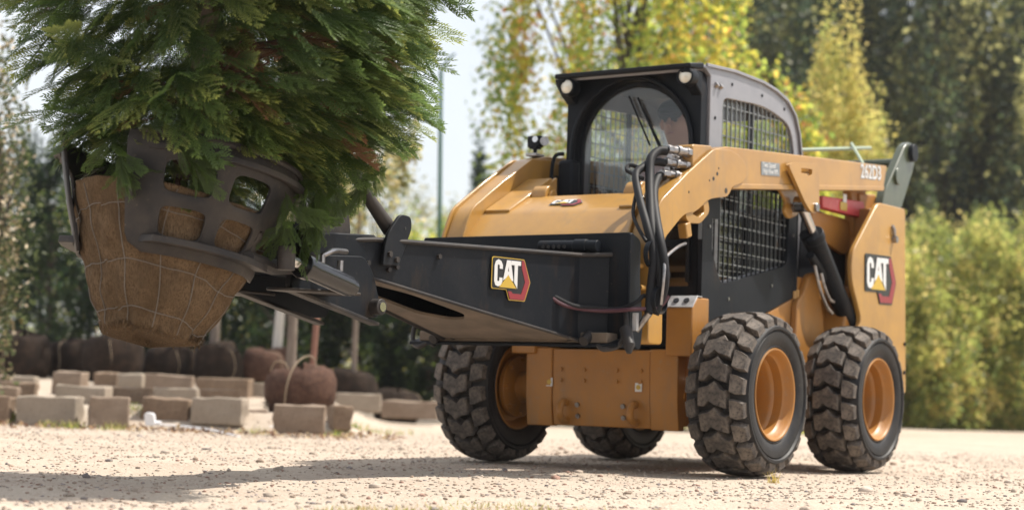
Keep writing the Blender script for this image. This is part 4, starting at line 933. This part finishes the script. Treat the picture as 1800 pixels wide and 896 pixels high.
# dark wood on the right
FS = [(1275, 50, 'leftmost of the dark wood, above the cab roof'), (1400, 56, 'above the golden sapling top'), (1520, 52, 'above the loader rear link'), (1640, 50, 'above the middle of the right hedge'), (1760, 54, 'nearest the right edge of the dark wood'), (1885, 52, 'cut by the right photo edge'),
      (1340, 68, 'far back between the cab roof and the sapling'), (1470, 70, 'far back behind the golden sapling'), (1590, 70, 'far back right of the rear link'), (1710, 70, 'far back above the right hedge'), (1830, 72, 'far back at the right photo edge')]
OLIV = [(.060, .075, .030), (.11, .12, .040), (.22, .22, .075), (.38, .36, .14)]  # palest tone again stands for sunlit leaves, as colour
for i, (x, D, t) in enumerate(FS):
    tree('forest_tree', 'tall dark green wood tree '+t, 'tree', on(x, D, 745), 17.5 if D > 60 else 15.5, 4.6, .3, 34000, 300, .20, OLIV if i % 3 == 2 else DARK, DARKW, 50+i % 3, trunk_r=.13, group='trees of the dark wood', spread=.105, rot=i*1.3, key='forest%d' % (i % 3), lb=40,
         shape=lambda h: np.interp(h, [0, .1, .35, .7, 1], [.75, .95, 1, .8, .25]))
# pale backlit trees and a dark conifer between conifer and cab
tree('pale_tree', 'pale feathery tree against the sky left of the green pole', 'tree', on(660, 42), 5.9, 1.9, 1.0, 5200, 120, .10, PALE, PALEW, 70, trunk_r=.07, spread=.14, lb=50)
tree('pale_tree', 'pale feathery tree just right of the green pole', 'tree', on(790, 44), 4.9, 1.5, 1.0, 4200, 90, .10, PALE, PALEW, 71, trunk_r=.07, spread=.15, lb=40)
tree('pale_tree', 'pale feathery tree mostly hidden behind the lifted conifer', 'tree', on(560, 43), 5.2, 1.7, 1.0, 4200, 90, .10, PALE, PALEW, 72, trunk_r=.07, spread=.15, lb=40)
tree('dark_fir', 'small dark blue green fir left of the autumn tree', 'tree', on(828, 46), 6.6, .75, .3, 3600, 60, .14, [(.03, .05, .04), (.05, .075, .055)], [.6, .4], 73, trunk_r=.06, spread=.16, shape=lambda h: np.interp(h, [0, .1, 1], [.8, 1, .08]))
for i, (x, D, t) in enumerate(((700, 33, 'below the green pole'), (775, 34, 'left of the loader right arm'), (850, 36, 'behind the loader right arm'))):
    tree('yellow_shrub', 'loose yellow green shrub '+t, 'shrub', on(x, D), 3.3+.2*i, .95, .1, 5200, 70, .085, GOLD, [.2, .4, .1, .28, .02], 75+i, trunk_r=.04, group='yellow shrubs behind the loader', spread=.2)
# dark nursery hedge on the left
HL = [(-70, 29, 3.7), (20, 30, 3.9), (75, 27.5, 3.35), (150, 29, 3.0), (215, 28, 2.9), (285, 29, 2.9), (355, 28.5, 2.8), (425, 29, 2.7), (495, 28, 2.6), (565, 29, 2.5), (632, 28.5, 2.35), (695, 29, 2.25), (755, 28.5, 2.1), (815, 29.5, 2.0)]
HT = ['at the left photo edge', 'second from the left edge, catching light on top', 'left of the burlap ball, bright topped', 'behind the burlap ball, its left side', 'behind the middle of the burlap ball', 'behind the burlap ball, its right side', 'behind the leftmost slim trunk', 'left of the birch trunk', 'behind the birch trunk', 'behind the reddish slim trunk', 'behind the rightmost slim trunk', 'right of the rightmost slim trunk', 'just left of the loader front wheel', 'hidden mostly by the loader front wheel']
for i, (x, D, h) in enumerate(HL):
    tree('nursery_conifer', 'dense dark green nursery conifer '+HT[i], 'conifer', on(x, D), h, .78, .22, 9000, 110, .075, CONI, CONIW, 90+i % 4, trunk_r=.06, group='dark conifers of the nursery row', spread=.15, key='nur%d_%.0f' % (i % 4, h), rot=i*.9,
         shape=lambda h: np.interp(h, [0, .08, .4, .8, 1], [.7, .98, 1, .75, .2]))
for i, (x, D, h, r_) in enumerate(((110, 46, 4.2, 2.6), (330, 48, 4.0, 2.6), (560, 47, 3.8, 2.6))):
    tree('yellow_thicket', ['sunlit yellow thicket far behind the left root balls', 'sunlit yellow thicket far behind the burlap ball', 'sunlit yellow thicket far behind the slim trunks'][i], 'thicket', on(x, D), h, r_, .1, 7000, 90, .11, GOLD, GOLDW, 110+i, trunk_r=.05, spread=.2)
# bush at the left edge; a few whitish leaves paint in its backlit spots
tree('leafy_bush', 'backlit bush with brownish leaves at the left photo edge', 'bush', on(-32, 15.5), 3.1, .40, .5, 3400, 60, .055, [(.07, .085, .035), (.16, .13, .07), (.045, .06, .022), (.42, .36, .26)], [.36, .2, .3, .14], 120, trunk_r=.03, spread=.24)

# nursery trees: root ball, straight trunk, light crown above
def rootball(parent, rad, h, mt, seed, loc=(0, 0, 0), name='root_ball'):
    rg = np.random.default_rng(seed); n, m = 28, 12; V = []
    for j in range(m):
        f = j/(m-1); z = h*(.5-.5*math.cos(math.pi*f)) if 0 < j < m-1 else h*f
        rr = rad*(math.sin(math.pi*(.16+.72*f))**.55)*(1+.04*math.sin(seed*1.7+f*5)) if 0 < j < m-1 else .02
        for k in range(n): V.append((loc[0]+rr*math.cos(k*2*math.pi/n)*(1+.07*math.sin(2*k*2*math.pi/n+seed)+.05*math.sin(3*k*2*math.pi/n+seed*2.3)+rg.normal(0, .014)), loc[1]+rr*math.sin(k*2*math.pi/n)*(1+rg.normal(0, .014)), loc[2]+z*(1+.07*math.sin(k*2*math.pi/n+seed))+rg.normal(0, .010)))
    I = np.arange(n*m).reshape(m, n); F = np.stack([I[:-1], np.roll(I[:-1], -1, 1), np.roll(I[1:], -1, 1), I[1:]], -1).reshape(-1, 4)
    return npmesh(name, V, F, mt, parent, smooth=True)
NT = [(375, 21.5, .30, .42, BARK, .085, 'pale slim trunk right below the burlap ball', .0), (484, 22.5, .30, .40, BIRCH, .095, 'white birch trunk', .045), (509, 16.8, None, None, BARK, .07, 'grey trunk beside the birch', 0), (545, 17.2, None, None, mat('red_bark', (.22, .11, .08), .9, bump=.5), .045, 'thin reddish trunk', .05), (622, 21.0, .30, .40, BARK, .055, 'straight thin trunk under the grabber tip', .0)]
for i, (x, D, rad, h, mt, tr, t, ln) in enumerate(NT):
    p = on(x, D, 640 if rad else 690); e = empty('nursery_tree', p); e.rotation_euler = (0, 0, 0); tag(e, 'young nursery tree with '+t, 'tree', 'nursery trees with slim trunks')
    if rad: rootball(e, rad*1.05, h*1.15, SOIL if i != 1 else FIBR, 200+i)
    else: rootball(e, .12, .12, SOIL, 200+i)
    dx = np.array([rh[0], rh[1]])*ln
    b = B().tube([(0, 0, .05), (dx[0]*.8, dx[1]*.8, 1.0), (dx[0]*2+.02, dx[1]*2, 2.2), (dx[0]*3, dx[1]*3, 3.6)], tr*.62, 10)
    for v in b.bm.verts:
        k = 1.25-.22*v.co.z; c = Vector((dx[0]*v.co.z, dx[1]*v.co.z, v.co.z)); v.co = c+(v.co-c)*max(.3, k)
    rg = np.random.default_rng(300+i)
    for k in range(14):
        z = 2.3+.1*k; a = k*2.4; s_ = Vector((dx[0]*z, dx[1]*z, z)); b.loft([s_, s_+Vector((.35*math.cos(a), .35*math.sin(a), .35))], [.010, .003], 5)
    b.out('trunk', mt, e)
    P, k, c = clumps(1500, 34, lambda h: np.interp(h, [0, .4, 1], [.5, 1, .3]), rg, .2); P = P*np.array([.75, .75, 2.0])+np.array([dx[0]*3, dx[1]*3, 2.35])
    V, F, C = leaf_cloud(P, .085, palette(1500, k, 34, PALE, PALEW, rg), rg); npmesh('crown', V, F, LEAF, e, col=C)
RB = [(38, 20.5, .33, .52, 'leftmost dark root ball in the row'), (118, 21, .27, .45, 'second dark root ball from the left'), (196, 20.3, .36, .56, 'dark root ball left below the burlap ball'), (298, 21, .34, .42, 'dark root ball right below the burlap ball'), (384, 20.6, .30, .44, 'dark root ball under the pale slim trunk'), (462, 21.6, .26, .42, 'pale fibrous root ball under the birch'), (700, 22, .30, .40, 'dark root ball left of the loader front wheel')]
for i, (x, D, r_, h, t) in enumerate(RB):
    e = empty('balled_plant', on(x, D, 665)); tag(e, t, 'root ball', 'root balls waiting in the nursery'); rootball(e, r_, h, FIBR if i == 5 else SOIL, 230+i)
    for k in range(1+i % 2):
        a = k*1.3-.5+.3*i+YAW+math.pi; B().tube([(r_*.3*math.cos(a), r_*.3*math.sin(a), h), (r_*.95*math.cos(a), r_*.95*math.sin(a), h*.85), (r_*1.06*math.cos(a+.1), r_*1.06*math.sin(a+.1), h*.45), (r_*.9*math.cos(a), r_*.9*math.sin(a), .03)], .005, 6).out('rope', mat('rope', (.25, .19, .13), .9), e)
e = empty('balled_plant', on(526, 15.3, 745)); tag(e, 'reddish brown fibrous root ball lying behind the grey kerb block', 'root ball', 'root balls waiting in the nursery')
rootball(e, .315, .40, FIBR, 250, (0, 0, 0))
rg = np.random.default_rng(9); n = 2600; v = rg.normal(0, 1, (n, 3)); v[:, 2] = np.abs(v[:, 2]); v /= np.linalg.norm(v, axis=1)[:, None]
Q = v*np.array([.30, .30, .38]); d = v*.03+rg.normal(0, .02, (n, 3)); w = rg.normal(0, .0018, (n, 3)); V = np.stack([Q-w, Q+w, Q+d], 1).reshape(-1, 3); tag(npmesh('root_fibre', V, np.arange(3*n).reshape(-1, 3), FIBR, e), kind='stuff')
rop = mat('rope', (.25, .19, .13), .9)
R3 = Vector((rh[0], rh[1], 0)); F3 = Vector((-fh[0], -fh[1], 0))
for pts in ([(-.10, .30, .05), (-.08, .34, .25), (-.03, .25, .42), (.05, .12, .50), (.12, .1, .48), (.15, .1, .36)], [(-.26, .1, .36), (-.22, .12, .44), (-.14, .12, .44), (-.10, .12, .38)]):
    B().tube([R3*p[0]+F3*p[1]+Vector((0, 0, p[2])) for p in pts], .007, 8).out('rope', rop, e)

# ------------------------------------------------------------------ kerb blocks
def block(x0, x1, yb, D, h, dep, yaw, label, seed):
    """block whose base front edge runs from photo column x0 to x1 at distance D"""
    a = px(x0, yb, D); b = px(x1, yb, D); L = float(np.hypot(*(b-a)[:2])); c = (a+b)/2
    rg = np.random.default_rng(seed); e = B(); e.box((0, dep/2, h/2), (L, dep, h))
    bmesh.ops.subdivide_edges(e.bm, edges=e.bm.edges[:], cuts=3, use_grid_fill=True)
    for v in e.bm.verts: v.co += Vector(rg.normal(0, .0055, 3))
    o = e.out('kerb_block', (CONC, CONC2, CONC3)[seed % 3], None, .012, smooth=50)
    o.location = (c[0], c[1], float(c[2])); o.rotation_euler = (rg.normal(0, .02), rg.normal(0, .02), math.atan2(rh[1], rh[0])+yaw)
    tag(o, label, 'kerb block', 'grey kerb blocks of the nursery bed'); return o
KB = [(-60, 14, 746, 14.2, .235, .20, .0, 'grey kerb block cut by the left photo edge, front row'), (26, 134, 747, 14.2, .235, .22, -.08, 'long brownish kerb block, leftmost whole one in the front row'),
      (157, 226, 750, 13.9, .24, .42, .25, 'short brownish kerb block with a pale slanted top, front row'), (246, 330, 746, 14.4, .22, .24, -.05, 'grey kerb block right of the white cap, front row'),
      (333, 424, 746, 14.3, .22, .26, -.10, 'grey kerb block with sunlit right end, front row'), (480, 569, 760, 13.6, .215, .10, .03, 'upright grey kerb block in front of the fibrous root ball'), (586, 619, 756, 14.3, .20, .30, .3, 'short kerb block right of the fibrous root ball'),
      (92, 185, 722, 15.4, .22, .20, -.15, 'kerb block behind the gap in the front row'), (88, 143, 692, 17.5, .22, .20, -.25, 'tilted pale topped kerb block in the second row'), (0, 60, 700, 16.6, .15, .20, .1, 'flat kerb block at the left edge, second row'), (18, 60, 685, 18.0, .14, .2, .0, 'small pale kerb block behind the second row at left'), (-30, 18, 680, 18.6, .13, .2, .1, 'kerb block at the left edge, third row'),
      (164, 205, 690, 19.2, .22, .2, .0, 'dark kerb block below the third root ball'), (206, 250, 692, 19.0, .22, .2, .05, 'kerb block second right of the third root ball'), (252, 336, 696, 18.6, .23, .2, .04, 'long grey kerb block under the burlap ball'), (340, 436, 701, 18.2, .22, .24, -.12, 'pale kerb block below the pale slim trunk'), (438, 500, 700, 18.4, .16, .24, .05, 'kerb block left behind the fibrous root ball'),
      (-40, 28, 716, 15.6, .19, .20, .12, 'low kerb block behind the left end of the front row'), (190, 262, 712, 16.4, .17, .20, -.10, 'low kerb block behind the short brownish block'), (268, 345, 716, 16.0, .18, .20, .06, 'low kerb block behind the front row under the burlap ball'), (425, 470, 744, 14.7, .12, .30, .35, 'small dark kerb block left of the upright block'), (352, 420, 714, 16.6, .16, .2, .18, 'low kerb block behind the block with sunlit right end'),
      (590, 668, 722, 19.8, .20, .16, .02, 'kerb block right behind the fibrous root ball'), (670, 770, 735, 20.3, .20, .16, .02, 'long dark kerb block left of the loader front wheel')]
for i, k in enumerate(KB): block(*k, 400+i)
# white plastic cap and pipes
e = empty('pipe_cap', tuple(px(263, 748, 13.9))); tag(e, 'small white plastic pipe cap beside the kerb blocks', 'pipe cap')
B().prism(rp([(-.03, 0), (.05, 0), (.035, .10), (-.02, .11), (-.045, .09)], .02), -.03, .03).out('cap', PIPE, e, .006); e.rotation_euler = (0, 0, math.atan2(rh[1], rh[0])); B().cyl((.03, 0, .025), (.09, 0, .02), .02, n=14).out('stub', PIPE, e)
def pipe(pts, r_, label):
    o = B().tube([tuple(px(*p)) for p in pts], r_, 10).out('plastic_pipe', PIPE); tag(o, label, 'pipe', 'white pipes on the ground')
pipe([(283, 746, 14.0), (330, 750, 13.9), (380, 757, 13.6), (425, 769, 13.1)], .009, 'long white pipe running right from the pipe cap')
pipe([(452, 748, 14.4), (500, 752, 14.3), (542, 762, 13.9)], .009, 'short white pipe in front of the upright kerb block')
# green pole
q = on(771, 30, 680); e = empty('green_pole', q); tag(e, 'tall thin green pole between the conifer and the autumn tree', 'pole')
tpz = float(px(775, 125, 30)[2]); tx = px(775, 125, 30)-np.array(q)
B().loft([(0, 0, -.1), (tx[0]*.5, tx[1]*.5, tx[2]*.5), (tx[0], tx[1], tx[2])], [.045, .040, .034], 12).out('post', POLE, e)
g_ = px(800, 95, 30)-np.array(q); B().tube([tuple(tx), tuple((tx+g_)/2+np.array([0, 0, .05])), tuple(g_)], .02, 8).out('curved_arm', POLE, e)
B().box((float(tx[0]*.02), float(tx[1]*.02), .1), (.2, .2, .2)).out('base', POLE, e, .01)

# ------------------------------------------------------------------ loose stones, weeds, leaf litter
rg = np.random.default_rng(77)
ico = bmesh.new(); bmesh.ops.create_icosphere(ico, subdivisions=1, radius=1); iv = np.array([v.co[:] for v in ico.verts]); jf = np.array([[v.index for v in f.verts] for f in ico.faces]); ico.free()
def stones(n, Dlo, Dhi, smin, smax, pw, name, kindlabel, m, slim=.36):
    D = Dlo+(Dhi-Dlo)*rg.random(n)**1.1; L = D*rg.uniform(-slim, slim, n); x = CAMP[0]+D*fh[0]+L*rh[0]; y = CAMP[1]+D*fh[1]+L*rh[1]
    s = smin+(smax-smin)*rg.random(n)**pw; z = gz(x, y)+s*.12
    sc = s[:, None]*rg.uniform(.6, 1.25, (n, 3))*np.array([1, 1, .62]); jit = 1+rg.normal(0, .17, (n, len(iv), 1)); a = rg.random(n)*6.28
    v = iv[None]*jit*sc[:, None]; vx = v[..., 0]*np.cos(a)[:, None]-v[..., 1]*np.sin(a)[:, None]; vy = v[..., 0]*np.sin(a)[:, None]+v[..., 1]*np.cos(a)[:, None]
    V = np.stack([vx+x[:, None], vy+y[:, None], v[..., 2]+z[:, None]], -1).reshape(-1, 3); F = (jf[None]+(np.arange(n)*len(iv))[:, None, None]).reshape(-1, 3)
    base = np.array([(.40, .33, .27), (.30, .23, .18), (.46, .39, .33), (.30, .19, .15), (.24, .21, .20)])[rg.choice(5, n, p=[.36, .2, .22, .12, .10])]*rg.uniform(.8, 1.15, (n, 1))
    o = npmesh(name, V, F, m, None, col=np.repeat(base, len(iv), 0)); tag(o, kindlabel, 'gravel', kind='stuff')
STN = mat('stone', (.3, .25, .2), .9, attr='col', bump=.3, bscale=90, spec=.2)
stones(26000, 3.6, 16, .003, .011, 2.0, 'gravel', 'loose pale gravel strewn over the sandy yard', STN)
stones(240, 4.6, 14, .012, .030, 2.4, 'coarse_gravel', 'coarser loose stones strewn over the sandy yard', STN)
def blades(n, centers, hgt, wid, name, label, cols, cat):
    c = centers[rg.integers(0, len(centers), n)]; x = c[:, 0]+rg.normal(0, 1, n)*c[:, 2]; y = c[:, 1]+rg.normal(0, 1, n)*c[:, 2]; z = gz(x, y)
    b = np.stack([x, y, z], 1); a = rg.random(n)*6.28; w = np.stack([np.cos(a), np.sin(a), 0*a], 1)*wid*.5
    lean = np.stack([rg.normal(0, .45, n), rg.normal(0, .45, n), np.ones(n)], 1); lean /= np.linalg.norm(lean, axis=1)[:, None]; h = (hgt*rg.uniform(.4, 1.2, n))[:, None]
    V = np.stack([b-w, b+w, b+lean*h*.6+w*.7, b+lean*h*.6-w*.7, b+lean*h+np.stack([rg.normal(0, .3, n), rg.normal(0, .3, n), -.1+0*a], 1)*h*.5], 1).reshape(-1, 3)
    I = np.arange(n)[:, None]*5; F = np.concatenate([I+[[0, 1, 2]], I+[[0, 2, 3]], I+[[3, 2, 4]]]).reshape(-1, 3)
    cc = np.array(cols)[rg.integers(0, len(cols), n)]*rg.uniform(.8, 1.2, (n, 1)); o = npmesh(name, V, F, LEAF, None, col=np.repeat(cc, 5, 0)); tag(o, label, cat, kind='stuff')
cen = []
for x, y, sp in ((40, 742, .05), (20, 744, .04), (85, 750, .03), (130, 752, .05), (200, 755, .05), (235, 750, .05), (440, 735, .08), (330, 752, .05), (450, 760, .07), (620, 760, .1), (590, 765, .08), (680, 760, .15), (395, 752, .05)):
    D = .3687*FPX/max(12, (y-(695+.034*(x-900)))); p = px(x, y, D); cen.append((p[0], p[1], sp))
blades(900, np.array(cen), .075, .007, 'weeds', 'small green weeds along the kerb blocks', [(.10, .15, .03), (.22, .24, .05), (.30, .26, .10)], 'weeds')
cen = []
for x, D, sp in ((860, 5.3, .13), (760, 5.25, .12), (960, 5.5, .12), (1010, 5.3, .10), (880, 5.8, .10), (700, 5.5, .10), (1230, 5.4, .10), (1100, 5.6, .1), (610, 5.4, .08), (1400, 5.4, .1)):
    p = colx(x, D, 860); cen.append((p[0], p[1], sp))
blades(1500, np.array(cen), .022, .004, 'dry_grass', 'sparse dry grass in the blurred foreground', [(.26, .24, .07), (.20, .22, .06), (.36, .29, .14)], 'grass')
p = px(1361, 836, 8.32); blades(40, np.array([(p[0], p[1], .014)]), .07, .004, 'grass_tuft', 'tiny yellow grass tuft at the foot of the near front wheel', [(.35, .28, .08)], 'grass')
# leaf litter along the kerb
n = 700; D = 14.15-1.1*rg.random(n)**1.6; L = D*rg.uniform(-.31, -.06, n); x = CAMP[0]+D*fh[0]+L*rh[0]; y = CAMP[1]+D*fh[1]+L*rh[1]
V, F, C = leaf_cloud(np.stack([x, y, gz(x, y)+.012], 1), .045, np.array([(.22, .14, .08), (.15, .09, .06), (.30, .23, .14), (.08, .055, .04)])[rg.integers(0, 4, n)], rg)
V[:, 2] = np.maximum(V[:, 2], gz(V[:, 0], V[:, 1])+.003); tag(npmesh('leaf_litter', V, F, LEAF, None, col=C), 'fallen brown leaves along the foot of the kerb blocks', 'leaf litter', kind='stuff')

# ------------------------------------------------------------------ air: thin sunlit haze over the yard and the wood
hz = bpy.data.materials.new('haze_air'); hz.use_nodes = True; hn = hz.node_tree.nodes; hn.remove(hn['Principled BSDF'])
pv = hn.new('ShaderNodeVolumePrincipled'); pv.inputs['Color'].default_value = (.95, .96, 1, 1); pv.inputs['Density'].default_value = .0005; pv.inputs['Anisotropy'].default_value = .35
hz.node_tree.links.new(pv.outputs[0], hn['Material Output'].inputs['Volume'])
tag(B().box((-200, -150, 10), (1900, 1900, 23)).out('haze', hz, None, smooth=0), 'thin pale haze over the yard', 'haze', kind='stuff')
